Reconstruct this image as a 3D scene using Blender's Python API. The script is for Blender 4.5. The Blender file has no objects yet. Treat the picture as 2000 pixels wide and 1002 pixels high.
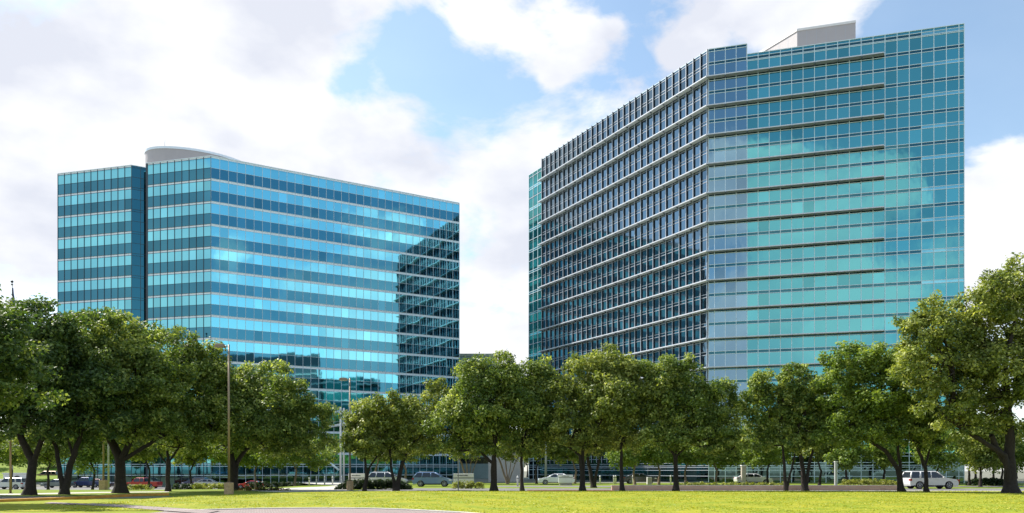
import bpy, bmesh, math, random
import numpy as np
from mathutils import Vector
R = math.radians
S = bpy.context.scene
COL = S.collection
F = 1500.0        # focal length in photo pixels (photo 2000 wide)
EYE = 1.75
HZ = 920.0        # horizon row

# ------------------------------------------------------------ camera
cam = bpy.data.objects.new('camera', bpy.data.cameras.new('camera'))
COL.objects.link(cam)
cam.location = (0, 0, EYE)
cam.rotation_euler = (R(90), 0, 0)
cam.data.sensor_width = 36
cam.data.lens = 36 * F / 2000
cam.data.shift_y = (HZ - 501) / 2000
cam.data.clip_start = 0.5
cam.data.clip_end = 9000
S.camera = cam

# ------------------------------------------------------------ light and sky
SUN_H, SUN_E = -57.0, 46.0          # heading from +Y towards +X, elevation
sun = bpy.data.objects.new('sun', bpy.data.lights.new('sun', 'SUN'))
COL.objects.link(sun)
sun.data.energy = 5.0
sun.data.angle = R(0.5)
sun.data.color = (1.0, 0.945, 0.86)
to_sun = Vector((math.sin(R(SUN_H)) * math.cos(R(SUN_E)), math.cos(R(SUN_H)) * math.cos(R(SUN_E)), math.sin(R(SUN_E))))
sun.rotation_euler = to_sun.to_track_quat('Z', 'Y').to_euler()
S.view_settings.view_transform = 'Standard'
S.view_settings.look = 'None'
S.view_settings.gamma = 1
S.view_settings.exposure = 0.75

W = bpy.data.worlds.new('World')
S.world = W
W.use_nodes = True
wn, wl = W.node_tree.nodes, W.node_tree.links
wn.clear()


def N(tree, typ, **kw):
    n = tree.nodes.new(typ)
    for k, v in kw.items():
        if k.startswith('i_'):
            n.inputs[int(k[2:])].default_value = v
        else:
            setattr(n, k, v)
    return n


def wm(op, a, b=None, clamp=False):
    n = wn.new('ShaderNodeMath')
    n.operation = op
    n.use_clamp = clamp
    for i, v in enumerate((a, b)):
        if v is None:
            continue
        if isinstance(v, (int, float)):
            n.inputs[i].default_value = v
        else:
            wl.new(v, n.inputs[i])
    return n.outputs[0]


def pdir(x, y):
    return Vector(((x - 1000) / F, 1, (HZ - y) / F)).normalized()


def refl(d, heading):
    """direction d mirrored in an upright wall that runs along heading"""
    t = Vector((math.sin(R(heading)), math.cos(R(heading)), 0))
    u = Vector((0, 0, 1))
    n = t.cross(u)
    return d - 2 * d.dot(n) * n


geo = wn.new('ShaderNodeTexCoord')
vec = geo.outputs['Generated']
sky = wn.new('ShaderNodeTexSky')
sky.sky_type = 'NISHITA'
sky.sun_disc = False
sky.sun_elevation = R(SUN_E)
sky.sun_rotation = R(SUN_H)
sky.altitude = 100
sky.air_density = 1.0
sky.dust_density = 0.6
sky.ozone_density = 2.0

# clouds: patches of cover placed round the whole sky, broken up by noise
blobs = [  # photo x, y, radius, weight
    (480, 60, 280, .27), (330, 190, 260, .26), (620, 10, 150, .20), (520, 200, 140, .18), (110, 70, 130, -.16), (170, 0, 80, -.1), (480, 20, 50, -.08),
    (300, 420, 420, .24), (790, 235, 90, .20), (880, 170, 60, -.16), (685, 155, 55, -.27), (790, 95, 50, -.26), (735, 60, 24, .10), (740, 150, 20, .10), (850, 60, 40, -.14), (960, 190, 80, -.16),
    (620, 190, 45, -.17), (560, 40, 40, -.05), (945, 45, 60, .22), (850, 320, 170, .22), (1000, 300, 90, .22), (960, 560, 260, .30),
    (540, 250, 30, -.16), (850, 275, 40, -.10), (1140, 82, 30, .62), (1360, 80, 44, .55), (1310, 104, 30, .42), (1205, 50, 18, .3),
    (1510, 30, 80, .26), (1450, 5, 60, .20), (1080, 145, 24, .42), (1560, 10, 70, .18),
    (1960, 520, 150, .32), (1950, 330, 80, .24), (1935, 210, 24, .12), (1990, 430, 110, .2), (1700, 60, 60, .08),
    (60, 480, 220, .16), (0, 150, 150, .02), (1100, 10, 60, .14),
]
rblobs = [  # seen mirrored in the front wall of the right tower (wall heading -74.3)
    (1600, 350, 120, .26), (1740, 330, 60, .30), (1700, 400, 90, .2), (1800, 400, 50, .2), (1500, 340, 70, .16), (1560, 470, 130, .15),
    (1700, 580, 180, .17), (1560, 660, 180, .20), (1420, 225, 30, .3), (1400, 330, 50, .2), (1420, 500, 120, .22), (1850, 470, 50, .1),
    (1600, 180, 220, -.3), (1800, 170, 200, -.3),
]
lblobs = [  # seen mirrored in the long wall of the left tower (wall heading 60.4)
    (450, 495, 38, .30), (590, 390, 26, .20), (480, 600, 90, .12), (700, 640, 160, .16), (600, 400, 300, -.22),
]
acc = None


def add_blob(c, rad, w):
    global acc
    dp = wn.new('ShaderNodeVectorMath')
    dp.operation = 'DOT_PRODUCT'
    wl.new(vec, dp.inputs[0])
    dp.inputs[1].default_value = c
    k = 1.0 / (rad / F) ** 2
    # exp(-(1-dot)*2k)
    a = wm('MULTIPLY_ADD', dp.outputs['Value'], 2 * k)
    a.node.inputs[2].default_value = -2 * k
    e = wm('EXPONENT', a)
    m = wm('MULTIPLY_ADD', e, w)
    if acc is None:
        m.node.inputs[2].default_value = 0
    else:
        wl.new(acc, m.node.inputs[2])
    acc = m


for x, y, r, w in blobs:
    add_blob(pdir(x, y), r * .95, w)
for x, y, r, w in rblobs:
    add_blob(refl(pdir(x, y), -74.3), r, w)
for x, y, r, w in lblobs:
    add_blob(refl(pdir(x, y), 60.4), r, w)
for x, y, r, w in ((260, 420, 300, .20), (260, 600, 250, .2)):
    add_blob(refl(pdir(x, y), -75.5), r, w)
mp = wn.new('ShaderNodeMapping')
mp.inputs['Scale'].default_value = (1, 1, 1.7)
mp.inputs['Location'].default_value = (3.1, 1.7, .4)
wl.new(vec, mp.inputs['Vector'])
n1 = wn.new('ShaderNodeTexNoise')
n1.inputs['Scale'].default_value = 4.2
n1.inputs['Detail'].default_value = 9
n1.inputs['Roughness'].default_value = .60
n1.inputs['Distortion'].default_value = .25
wl.new(mp.outputs[0], n1.inputs['Vector'])
n2 = wn.new('ShaderNodeTexNoise')
n2.inputs['Scale'].default_value = 7.0
n2.inputs['Detail'].default_value = 6
n2.inputs['Roughness'].default_value = .5
mp2 = wn.new('ShaderNodeMapping')
mp2.inputs['Location'].default_value = (8.3, 2.2, 5)
mp2.inputs['Scale'].default_value = (1, 1, 1.8)
wl.new(vec, mp2.inputs['Vector'])
wl.new(mp2.outputs[0], n2.inputs['Vector'])
nn = wm('MULTIPLY_ADD', n1.outputs['Fac'], 2.0)
nn.node.inputs[2].default_value = -.50
dens = wm('ADD', nn, acc)
mr = wn.new('ShaderNodeMapRange')
mr.interpolation_type = 'SMOOTHSTEP'
mr.inputs['From Min'].default_value = .46
mr.inputs['From Max'].default_value = .78
wl.new(dens, mr.inputs['Value'])
shade = wn.new('ShaderNodeMapRange')
shade.inputs['From Min'].default_value = .38
shade.inputs['From Max'].default_value = .62
wl.new(n2.outputs['Fac'], shade.inputs['Value'])
# near the horizon everything pales into milky cloud
sepx = wn.new('ShaderNodeSeparateXYZ')
wl.new(vec, sepx.inputs[0])
low = wn.new('ShaderNodeMapRange')
low.interpolation_type = 'SMOOTHSTEP'
low.inputs['From Min'].default_value = .30
low.inputs['From Max'].default_value = 0.02
low.inputs['To Min'].default_value = .10
low.inputs['To Max'].default_value = .55
wl.new(sepx.outputs['Z'], low.inputs['Value'])
cover = wm('MAXIMUM', mr.outputs[0], low.outputs[0])
cc = wn.new('ShaderNodeMix')
cc.data_type = 'RGBA'
wl.new(shade.outputs[0], cc.inputs['Factor'])
cc.inputs['A'].default_value = (3.55, 3.7, 4.15, 1)
cc.inputs['B'].default_value = (4.8, 4.85, 4.95, 1)
skb = wn.new('ShaderNodeMix')
skb.data_type = 'RGBA'
skb.blend_type = 'MULTIPLY'
skb.inputs['Factor'].default_value = 1
wl.new(sky.outputs[0], skb.inputs['A'])
skb.inputs['B'].default_value = (1.05, 1.08, .98, 1)
dps = wn.new('ShaderNodeVectorMath')
dps.operation = 'DOT_PRODUCT'
wl.new(vec, dps.inputs[0])
dps.inputs[1].default_value = Vector((to_sun.x, to_sun.y, 0)).normalized()
away = wm('MULTIPLY_ADD', dps.outputs['Value'], -.42)
away.node.inputs[2].default_value = 1.04
away = wm('MAXIMUM', away, 1.0)
ccs = wn.new('ShaderNodeVectorMath')
ccs.operation = 'SCALE'
wl.new(cc.outputs['Result'], ccs.inputs[0])
wl.new(away, ccs.inputs['Scale'])
cm = wn.new('ShaderNodeMix')
cm.data_type = 'RGBA'
wl.new(cover, cm.inputs['Factor'])
wl.new(skb.outputs['Result'], cm.inputs['A'])
wl.new(ccs.outputs[0], cm.inputs['B'])
bg = wn.new('ShaderNodeBackground')
bg.inputs['Strength'].default_value = 0.135
wl.new(cm.outputs['Result'], bg.inputs['Color'])
wo = wn.new('ShaderNodeOutputWorld')
wl.new(bg.outputs[0], wo.inputs['Surface'])


# ------------------------------------------------------------ helpers
def sst(a, b, x):
    t_ = min(1, max(0, (x - a) / (b - a)))
    return t_ * t_ * (3 - 2 * t_)


def gz(x, y):
    """height of the ground: the car park at the left lies about a metre lower"""
    return -1.0 * sst(-24, -36, x) * sst(70, 98, y) * (1 - sst(138, 152, y))


def Wp(px, d, y=None, z=None):
    """point seen at photo column px, d metres deep; height from row y or given z"""
    if y is not None:
        z = EYE + (HZ - y) / F * d
    if z is None:
        z = gz((px - 1000) / F * d, d)
    return Vector(((px - 1000) / F * d, d, z))


def tag(o, label=None, cat=None, group=None, kind=None):
    if label:
        o['label'] = label
    if cat:
        o['category'] = cat
    if group:
        o['group'] = group
    if kind:
        o['kind'] = kind
    return o


def thing(name, label, cat, loc=(0, 0, 0), rz=0, group=None):
    o = bpy.data.objects.new(name, None)
    o.empty_display_size = .5
    COL.objects.link(o)
    o.location = loc
    o.rotation_euler = (0, 0, rz)
    return tag(o, label, cat, group)


def copy_tree(o, parent=None):
    c = o.copy()
    COL.objects.link(c)
    if parent:
        c.parent = parent
    for ch in list(o.children):
        copy_tree(ch, c)
    return c


class MB:
    """collects faces for one mesh object"""

    def __init__(s):
        s.v, s.f, s.m, s.sm = [], [], [], []

    def face(s, pts, m=0, smooth=False):
        b = len(s.v)
        s.v += [tuple(p) for p in pts]
        s.f.append(tuple(range(b, b + len(pts))))
        s.m.append(m)
        s.sm.append(smooth)

    def hexa(s, p, m=0, under=None):
        """p: 8 points, bottom 4 ccw then top 4"""
        b = len(s.v)
        s.v += [tuple(q) for q in p]
        for j, f in enumerate(((3, 2, 1, 0), (4, 5, 6, 7), (0, 1, 5, 4), (1, 2, 6, 5), (2, 3, 7, 6), (3, 0, 4, 7))):
            s.f.append(tuple(b + i for i in f))
            s.m.append(m if under is None or j else under)
            s.sm.append(False)

    def box(s, x0, x1, y0, y1, z0, z1, m=0):
        s.hexa([(x0, y0, z0), (x1, y0, z0), (x1, y1, z0), (x0, y1, z0), (x0, y0, z1), (x1, y0, z1), (x1, y1, z1), (x0, y1, z1)], m)

    def obox(s, a, b, n, o0, o1, z0, z1, m=0):
        """box along the plan line a-b, from offset o0 to o1 along the plan normal n"""
        a, b, n = Vector(a[:2]), Vector(b[:2]), Vector(n[:2])
        q = [a + n * o1, b + n * o1, b + n * o0, a + n * o0]
        s.hexa([(p.x, p.y, z0) for p in q] + [(p.x, p.y, z1) for p in q], m)

    def tube(s, pts, rad, seg=8, m=0, caps=True, smooth=True):
        pts = [Vector(p) for p in pts]
        rings = []
        prev = None
        for i, p in enumerate(pts):
            d = (pts[min(i + 1, len(pts) - 1)] - pts[max(i - 1, 0)])
            if d.length < 1e-6:
                d = Vector((0, 0, 1))
            d.normalize()
            if prev is None:
                u = Vector((1, 0, 0)) if abs(d.x) < .9 else Vector((0, 1, 0))
            else:
                u = prev
            u = (u - d * u.dot(d)).normalized()
            prev = u
            w = d.cross(u)
            r = rad[i] if hasattr(rad, '__len__') else rad
            b = len(s.v)
            for k in range(seg):
                a = 2 * math.pi * k / seg
                s.v.append(tuple(p + u * math.cos(a) * r + w * math.sin(a) * r))
            rings.append(b)
        for a, b in zip(rings, rings[1:]):
            for k in range(seg):
                k2 = (k + 1) % seg
                s.f.append((a + k, a + k2, b + k2, b + k))
                s.m.append(m)
                s.sm.append(smooth)
        if caps:
            s.f.append(tuple(rings[0] + k for k in reversed(range(seg))))
            s.m.append(m)
            s.sm.append(False)
            s.f.append(tuple(rings[-1] + k for k in range(seg)))
            s.m.append(m)
            s.sm.append(False)

    def build(s, name, mats, parent=None, bevel=0):
        me = bpy.data.meshes.new(name)
        me.from_pydata(s.v, [], s.f)
        if not isinstance(mats, (list, tuple)):
            mats = [mats]
        for m in mats:
            me.materials.append(m)
        me.polygons.foreach_set('material_index', s.m)
        me.polygons.foreach_set('use_smooth', s.sm)
        me.update()
        o = bpy.data.objects.new(name, me)
        COL.objects.link(o)
        if parent is not None:
            o.parent = parent
        if bevel:
            md = o.modifiers.new('bevel', 'BEVEL')
            md.width = bevel
            md.segments = 2
            md.limit_method = 'ANGLE'
        return o


# ------------------------------------------------------------ materials
def mat(name, col, rough=.6, metal=0.0, noise=None, bump=None, spec=.5, coat=0.0, emit=None):
    """noise=(scale, amount) varies the colour in patches; bump=(scale, strength, distance)"""
    m = bpy.data.materials.new(name)
    m.use_nodes = True
    t = m.node_tree
    p = t.nodes['Principled BSDF']
    p.inputs['Roughness'].default_value = rough
    p.inputs['Metallic'].default_value = metal
    p.inputs['Specular IOR Level'].default_value = spec
    p.inputs['Coat Weight'].default_value = coat
    p.inputs['Base Color'].default_value = (*col, 1)
    tc = t.nodes.new('ShaderNodeTexCoord')
    if noise:
        n = t.nodes.new('ShaderNodeTexNoise')
        n.inputs['Scale'].default_value = noise[0]
        n.inputs['Detail'].default_value = 6
        n.inputs['Roughness'].default_value = .65
        t.links.new(tc.outputs['Object'], n.inputs['Vector'])
        mx = t.nodes.new('ShaderNodeMix')
        mx.data_type = 'RGBA'
        a = noise[1]
        mx.inputs['A'].default_value = (*[c * (1 - a) for c in col], 1)
        mx.inputs['B'].default_value = (*[min(1, c * (1 + a)) for c in col], 1)
        mr_ = t.nodes.new('ShaderNodeMapRange')
        mr_.inputs['From Min'].default_value = .3
        mr_.inputs['From Max'].default_value = .7
        t.links.new(n.outputs['Fac'], mr_.inputs['Value'])
        t.links.new(mr_.outputs[0], mx.inputs['Factor'])
        t.links.new(mx.outputs['Result'], p.inputs['Base Color'])
    if bump:
        n = t.nodes.new('ShaderNodeTexNoise')
        n.inputs['Scale'].default_value = bump[0]
        n.inputs['Detail'].default_value = 4
        t.links.new(tc.outputs['Object'], n.inputs['Vector'])
        b = t.nodes.new('ShaderNodeBump')
        b.inputs['Strength'].default_value = bump[1]
        b.inputs['Distance'].default_value = bump[2]
        t.links.new(n.outputs['Fac'], b.inputs['Height'])
        t.links.new(b.outputs[0], p.inputs['Normal'])
    return m


def glass_mat(name, tint, base, wob=.004, scale=.9):
    """coated office glazing: coloured mirror coating with slightly uneven panes over dark interior"""
    m = bpy.data.materials.new(name)
    m.use_nodes = True
    t = m.node_tree
    p = t.nodes['Principled BSDF']
    p.inputs['Metallic'].default_value = 1
    p.inputs['Roughness'].default_value = .025
    tc = t.nodes.new('ShaderNodeTexCoord')
    at = t.nodes.new('ShaderNodeAttribute')
    at.attribute_name = 'tint'
    mx = t.nodes.new('ShaderNodeMix')
    mx.data_type = 'RGBA'
    mx.inputs['A'].default_value = (*[c * .80 for c in tint], 1)
    mx.inputs['B'].default_value = (*[min(1, c * 1.22) for c in tint], 1)
    t.links.new(at.outputs['Fac'], mx.inputs['Factor'])
    t.links.new(mx.outputs['Result'], p.inputs['Base Color'])
    n = t.nodes.new('ShaderNodeTexNoise')
    n.inputs['Scale'].default_value = scale
    n.inputs['Detail'].default_value = 1.5
    mpp = t.nodes.new('ShaderNodeMapping')
    mpp.inputs['Scale'].default_value = (1, 1, .55)
    t.links.new(tc.outputs['Object'], mpp.inputs['Vector'])
    t.links.new(mpp.outputs[0], n.inputs['Vector'])
    b = t.nodes.new('ShaderNodeBump')
    b.inputs['Strength'].default_value = 1
    b.inputs['Distance'].default_value = wob
    t.links.new(n.outputs['Fac'], b.inputs['Height'])
    t.links.new(b.outputs[0], p.inputs['Normal'])
    # a little of the interior shows through
    d = t.nodes.new('ShaderNodeBsdfDiffuse')
    d.inputs['Color'].default_value = (*base, 1)
    ms = t.nodes.new('ShaderNodeMixShader')
    ms.inputs[0].default_value = .12
    t.links.new(p.outputs[0], ms.inputs[1])
    t.links.new(d.outputs[0], ms.inputs[2])
    t.links.new(ms.outputs[0], t.nodes['Material Output'].inputs['Surface'])
    return m


M = {}
M['lt_light'] = glass_mat('blue_spandrel_glass', (.22, .66, .76), (.015, .06, .09), .0018)
M['lt_dark'] = glass_mat('blue_vision_glass', (.065, .235, .315), (.01, .03, .05), .0018)
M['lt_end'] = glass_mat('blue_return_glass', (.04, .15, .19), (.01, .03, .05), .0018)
M['lt_white'] = mat('pale_blue_metal', (.80, .88, .95), .35, .0)
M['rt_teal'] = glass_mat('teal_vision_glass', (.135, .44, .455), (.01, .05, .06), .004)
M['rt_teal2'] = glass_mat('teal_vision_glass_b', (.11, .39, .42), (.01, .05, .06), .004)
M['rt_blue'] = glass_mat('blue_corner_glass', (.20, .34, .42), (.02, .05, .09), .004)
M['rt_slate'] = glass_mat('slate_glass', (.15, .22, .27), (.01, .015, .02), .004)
M['rt_green'] = glass_mat('green_glass', (.07, .32, .30), (.01, .05, .05), .004)
M['rt_strip'] = glass_mat('dark_spandrel_glass', (.045, .15, .18), (.01, .03, .04), .003)
M['rt_pale'] = glass_mat('pale_spandrel_glass', (.25, .60, .66), (.05, .15, .18), .003)
M['lobby'] = glass_mat('lobby_glass', (.10, .17, .17), (.01, .015, .015), .004)
M['alu'] = mat('brushed_aluminium', (.70, .84, .90), .35, .0)
M['alu_dark'] = mat('dark_anodised_aluminium', (.06, .075, .09), .4, .3)
M['alu_grey'] = mat('grey_aluminium', (.44, .47, .52), .4, .2)
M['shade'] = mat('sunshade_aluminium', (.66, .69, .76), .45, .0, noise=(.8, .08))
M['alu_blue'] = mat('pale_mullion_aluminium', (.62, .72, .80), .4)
M['shade_shadowed'] = mat('sunshade_aluminium_shadowed', (.30, .32, .36), .5)  # sunshade metal darkened for the front blades' undersides: shadow put into the colour
M['white_panel'] = mat('white_roof_panel', (.45, .42, .42), .55, 0, noise=(.5, .04))
M['roof'] = mat('roof_gravel', (.3, .29, .27), .9, 0, noise=(2, .2))
M['concrete'] = mat('concrete', (.42, .38, .31), .85, 0, noise=(3, .18), bump=(20, .3, .02))
M['concrete_grey'] = mat('grey_concrete_wall', (.33, .36, .35), .85, 0, noise=(.6, .12))
M['tan_stone'] = mat('tan_exposed_aggregate', (.46, .33, .19), .9, 0, noise=(8, .25), bump=(30, .4, .02))
M['pole_bronze'] = mat('bronze_painted_pole', (.27, .20, .13), .45, .3)
M['pole_grey'] = mat('grey_painted_pole', (.42, .43, .43), .5, .2)
M['bark'] = mat('bark', (.030, .023, .018), .95, 0, noise=(6, .4), bump=(14, .8, .06))
M['bark_tan'] = mat('smooth_tan_bark', (.25, .18, .12), .85, 0, noise=(4, .3), bump=(10, .4, .03))
M['white_paint'] = mat('white_sign_paint', (.78, .76, .74), .5, 0, noise=(1.5, .05))
M['black'] = mat('dark_lettering', (.02, .02, .022), .5)
M['rubber'] = mat('tyre_rubber', (.018, .018, .02), .85)
M['rim'] = mat('alloy_rim', (.5, .5, .52), .3, .7)
M['carglass'] = mat('tinted_car_glass', (.015, .02, .025), .06, 0, spec=.9)
M['lamp'] = mat('head_lamp_glass', (.75, .77, .8), .15, .2)
M['tail'] = mat('red_tail_lamp', (.35, .01, .01), .2)
M['trim'] = mat('black_plastic_trim', (.025, .025, .027), .6)
M['road'] = mat('asphalt', (.16, .155, .15), .9, 0, noise=(1.5, .2), bump=(40, .3, .01))
M['drive'] = mat('pale_concrete_paving', (.50, .47, .42), .85, 0, noise=(.8, .12))
M['yellow'] = mat('yellow_kerb_paint', (.62, .30, .045), .7, 0, noise=(2, .25))
M['mulch'] = mat('red_brown_mulch', (.17, .075, .045), .95, 0, noise=(6, .4), bump=(20, .8, .05))
M['red_plastic'] = mat('red_planter', (.5, .04, .02), .5)


def grass_mat(name, a, b, c, s=1.0):
    m = bpy.data.materials.new(name)
    m.use_nodes = True
    t = m.node_tree
    p = t.nodes['Principled BSDF']
    p.inputs['Roughness'].default_value = .9
    p.inputs['Specular IOR Level'].default_value = .15
    tc = t.nodes.new('ShaderNodeTexCoord')

    def noise(sc, det, stretch=(1, 1, 1)):
        mpn = t.nodes.new('ShaderNodeMapping')
        mpn.inputs['Scale'].default_value = stretch
        t.links.new(tc.outputs['Object'], mpn.inputs['Vector'])
        n = t.nodes.new('ShaderNodeTexNoise')
        n.inputs['Scale'].default_value = sc * s
        n.inputs['Detail'].default_value = det
        n.inputs['Roughness'].default_value = .7
        t.links.new(mpn.outputs[0], n.inputs['Vector'])
        r = t.nodes.new('ShaderNodeMapRange')
        r.inputs['From Min'].default_value = .32
        r.inputs['From Max'].default_value = .68
        t.links.new(n.outputs['Fac'], r.inputs['Value'])
        return n, r
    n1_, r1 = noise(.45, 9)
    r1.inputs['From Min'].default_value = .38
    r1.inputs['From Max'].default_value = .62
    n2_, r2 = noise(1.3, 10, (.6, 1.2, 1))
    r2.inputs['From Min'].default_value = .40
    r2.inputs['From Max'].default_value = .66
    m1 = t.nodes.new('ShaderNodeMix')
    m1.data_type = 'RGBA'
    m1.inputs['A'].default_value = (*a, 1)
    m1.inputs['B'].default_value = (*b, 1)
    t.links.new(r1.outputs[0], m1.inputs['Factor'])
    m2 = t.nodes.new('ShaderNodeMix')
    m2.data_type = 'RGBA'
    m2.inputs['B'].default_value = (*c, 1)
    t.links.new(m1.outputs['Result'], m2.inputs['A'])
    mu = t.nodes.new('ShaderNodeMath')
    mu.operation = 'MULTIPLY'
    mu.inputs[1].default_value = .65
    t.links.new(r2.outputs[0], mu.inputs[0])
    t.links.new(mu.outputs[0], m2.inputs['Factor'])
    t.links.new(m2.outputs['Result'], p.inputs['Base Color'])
    n3 = t.nodes.new('ShaderNodeTexNoise')
    n3.inputs['Scale'].default_value = 9
    n3.inputs['Detail'].default_value = 6
    t.links.new(tc.outputs['Object'], n3.inputs['Vector'])
    bp = t.nodes.new('ShaderNodeBump')
    bp.inputs['Strength'].default_value = .7
    bp.inputs['Distance'].default_value = .06
    t.links.new(n3.outputs['Fac'], bp.inputs['Height'])
    t.links.new(bp.outputs[0], p.inputs['Normal'])
    return m


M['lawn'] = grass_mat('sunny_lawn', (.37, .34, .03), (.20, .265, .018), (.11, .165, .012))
M['verge'] = grass_mat('verge_grass', (.22, .27, .03), (.15, .21, .02), (.10, .15, .02), .5)
M['ground'] = mat('dull_ground', (.15, .15, .11), .95, 0, noise=(.05, .25))


def leaf_mat(name, dark, mid, light, trans=.34):
    m = bpy.data.materials.new(name)
    m.use_nodes = True
    t = m.node_tree
    p = t.nodes['Principled BSDF']
    p.inputs['Roughness'].default_value = .55
    p.inputs['Specular IOR Level'].default_value = .35
    at = t.nodes.new('ShaderNodeAttribute')
    at.attribute_name = 'tint'
    cr = t.nodes.new('ShaderNodeValToRGB')
    cr.color_ramp.elements[0].color = (*dark, 1)
    cr.color_ramp.elements[1].color = (*light, 1)
    e = cr.color_ramp.elements.new(.55)
    e.color = (*mid, 1)
    t.links.new(at.outputs['Fac'], cr.inputs[0])
    t.links.new(cr.outputs[0], p.inputs['Base Color'])
    tr = t.nodes.new('ShaderNodeBsdfTranslucent')
    br = t.nodes.new('ShaderNodeMix')
    br.data_type = 'RGBA'
    br.blend_type = 'MULTIPLY'
    br.inputs['Factor'].default_value = 1
    br.inputs['B'].default_value = (1.5, 1.5, .6, 1)
    t.links.new(cr.outputs[0], br.inputs['A'])
    t.links.new(br.outputs['Result'], tr.inputs['Color'])
    ms = t.nodes.new('ShaderNodeMixShader')
    ms.inputs[0].default_value = trans
    t.links.new(p.outputs[0], ms.inputs[1])
    t.links.new(tr.outputs[0], ms.inputs[2])
    t.links.new(ms.outputs[0], t.nodes['Material Output'].inputs['Surface'])
    return m


M['leaf_deep'] = leaf_mat('deep_oak_leaves', (.022, .052, .016), (.080, .140, .036), (.27, .33, .10))
M['leaf_oak'] = leaf_mat('oak_leaves', (.042, .085, .020), (.165, .235, .052), (.52, .56, .17))
M['leaf_olive'] = leaf_mat('olive_leaves', (.050, .088, .022), (.195, .245, .054), (.55, .57, .18))
M['leaf_bright'] = leaf_mat('bright_leaves', (.075, .13, .025), (.17, .25, .045), (.36, .42, .09), .36)
M['leaf_far'] = leaf_mat('far_leaves', (.04, .075, .025), (.075, .12, .04), (.13, .18, .06))
M['leaf_hedge'] = leaf_mat('dark_hedge_leaves', (.012, .028, .010), (.022, .045, .014), (.05, .08, .025))
M['leaf_yellow'] = leaf_mat('yellow_green_hedge_leaves', (.12, .15, .03), (.24, .27, .05), (.40, .40, .12))
M['flower'] = leaf_mat('bedding_flowers', (.03, .05, .02), (.10, .12, .03), (.40, .08, .04))

# brick paving
mbk = bpy.data.materials.new('brick_paving')
mbk.use_nodes = True
_t = mbk.node_tree
_b = _t.nodes.new('ShaderNodeTexBrick')
_b.inputs['Color1'].default_value = (.24, .165, .145, 1)
_b.inputs['Color2'].default_value = (.14, .10, .095, 1)
_b.inputs['Mortar'].default_value = (.34, .30, .28, 1)
_b.inputs['Scale'].default_value = 1.4
_b.inputs['Mortar Size'].default_value = .035
_c = _t.nodes.new('ShaderNodeTexCoord')
_t.links.new(_c.outputs['Object'], _b.inputs['Vector'])
_t.links.new(_b.outputs['Color'], _t.nodes['Principled BSDF'].inputs['Base Color'])
_t.nodes['Principled BSDF'].inputs['Roughness'].default_value = .85
M['brick'] = mbk
# pink stone wall with joints
mst = bpy.data.materials.new('pink_stone_wall')
mst.use_nodes = True
_t = mst.node_tree
_b = _t.nodes.new('ShaderNodeTexBrick')
_b.inputs['Color1'].default_value = (.50, .32, .24, 1)
_b.inputs['Color2'].default_value = (.42, .25, .19, 1)
_b.inputs['Mortar'].default_value = (.55, .46, .38, 1)
_b.inputs['Scale'].default_value = 1.0
_b.inputs['Mortar Size'].default_value = .02
_c = _t.nodes.new('ShaderNodeTexCoord')
_mp = _t.nodes.new('ShaderNodeMapping')
_mp.inputs['Rotation'].default_value = (R(90), 0, 0)
_t.links.new(_c.outputs['Object'], _mp.inputs[0])
_t.links.new(_mp.outputs[0], _b.inputs['Vector'])
_t.links.new(_b.outputs['Color'], _t.nodes['Principled BSDF'].inputs['Base Color'])
_t.nodes['Principled BSDF'].inputs['Roughness'].default_value = .85
M['pinkstone'] = mst
_b.inputs['Color1'].default_value = (.72, .48, .38, 1)
_b.inputs['Color2'].default_value = (.62, .40, .31, 1)


# ------------------------------------------------------------ ground, roads, lawn
def sheet(name, pts, z, m, parent=None, kind='structure', label=None):
    mb = MB()
    mb.face([(x, y, z) for x, y in pts])
    o = mb.build(name, m, parent)
    if kind:
        o['kind'] = kind
    if label:
        o['label'] = label
    return o


def D(y, z=0.0):
    """depth at which ground of height z shows at photo row y"""
    return F * (EYE - z) / (y - HZ)


def G(px, y):
    d = D(y)
    return ((px - 1000) / F * d, d)


def terrain(name, xs_, ys_, dz, m):
    V_, F_ = [], []
    for y in ys_:
        for x in xs_:
            V_.append((x, y, gz(x, y) + dz))
    n_ = len(xs_)
    for j in range(len(ys_) - 1):
        for i in range(n_ - 1):
            a_ = j * n_ + i
            F_.append((a_, a_ + 1, a_ + 1 + n_, a_ + n_))
    me_ = bpy.data.meshes.new(name)
    me_.from_pydata(V_, [], F_)
    me_.materials.append(m)
    for p in me_.polygons:
        p.use_smooth = True
    o_ = bpy.data.objects.new(name, me_)
    COL.objects.link(o_)
    o_['kind'] = 'structure'
    return o_


terrain('ground', [-3000, -200, -95] + [-60 + 2 * i for i in range(21)] + [0, 100, 3000], [-1500, 0, 60, 70] + [72 + 2 * i for i in range(42)] + [200, 5000], 0, M['ground'])

terrain('grass_verge', [-95] + [-60 + 2 * i for i in range(21)] + [-9], [53, 60, 68, 70] + [72 + 2 * i for i in range(32)], .004, M['verge'])
terrain('grass_verge', [-9, 0, 40, 95], [67, 80, 95, 112], .004, M['verge'])

# the mown lawn in front: a gently domed sheet
rng = np.random.RandomState(5)


def lawn_h(x, y):
    t_ = np.clip((y - 30) / 30, 0, 1) * np.clip((68 - y) / 10, 0, 1)
    return .012 + .20 * t_ * np.exp(-((x - 2) / 28) ** 2) + .02 * np.sin(x * .21 + 1) * np.sin(y * .17) * t_


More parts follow.
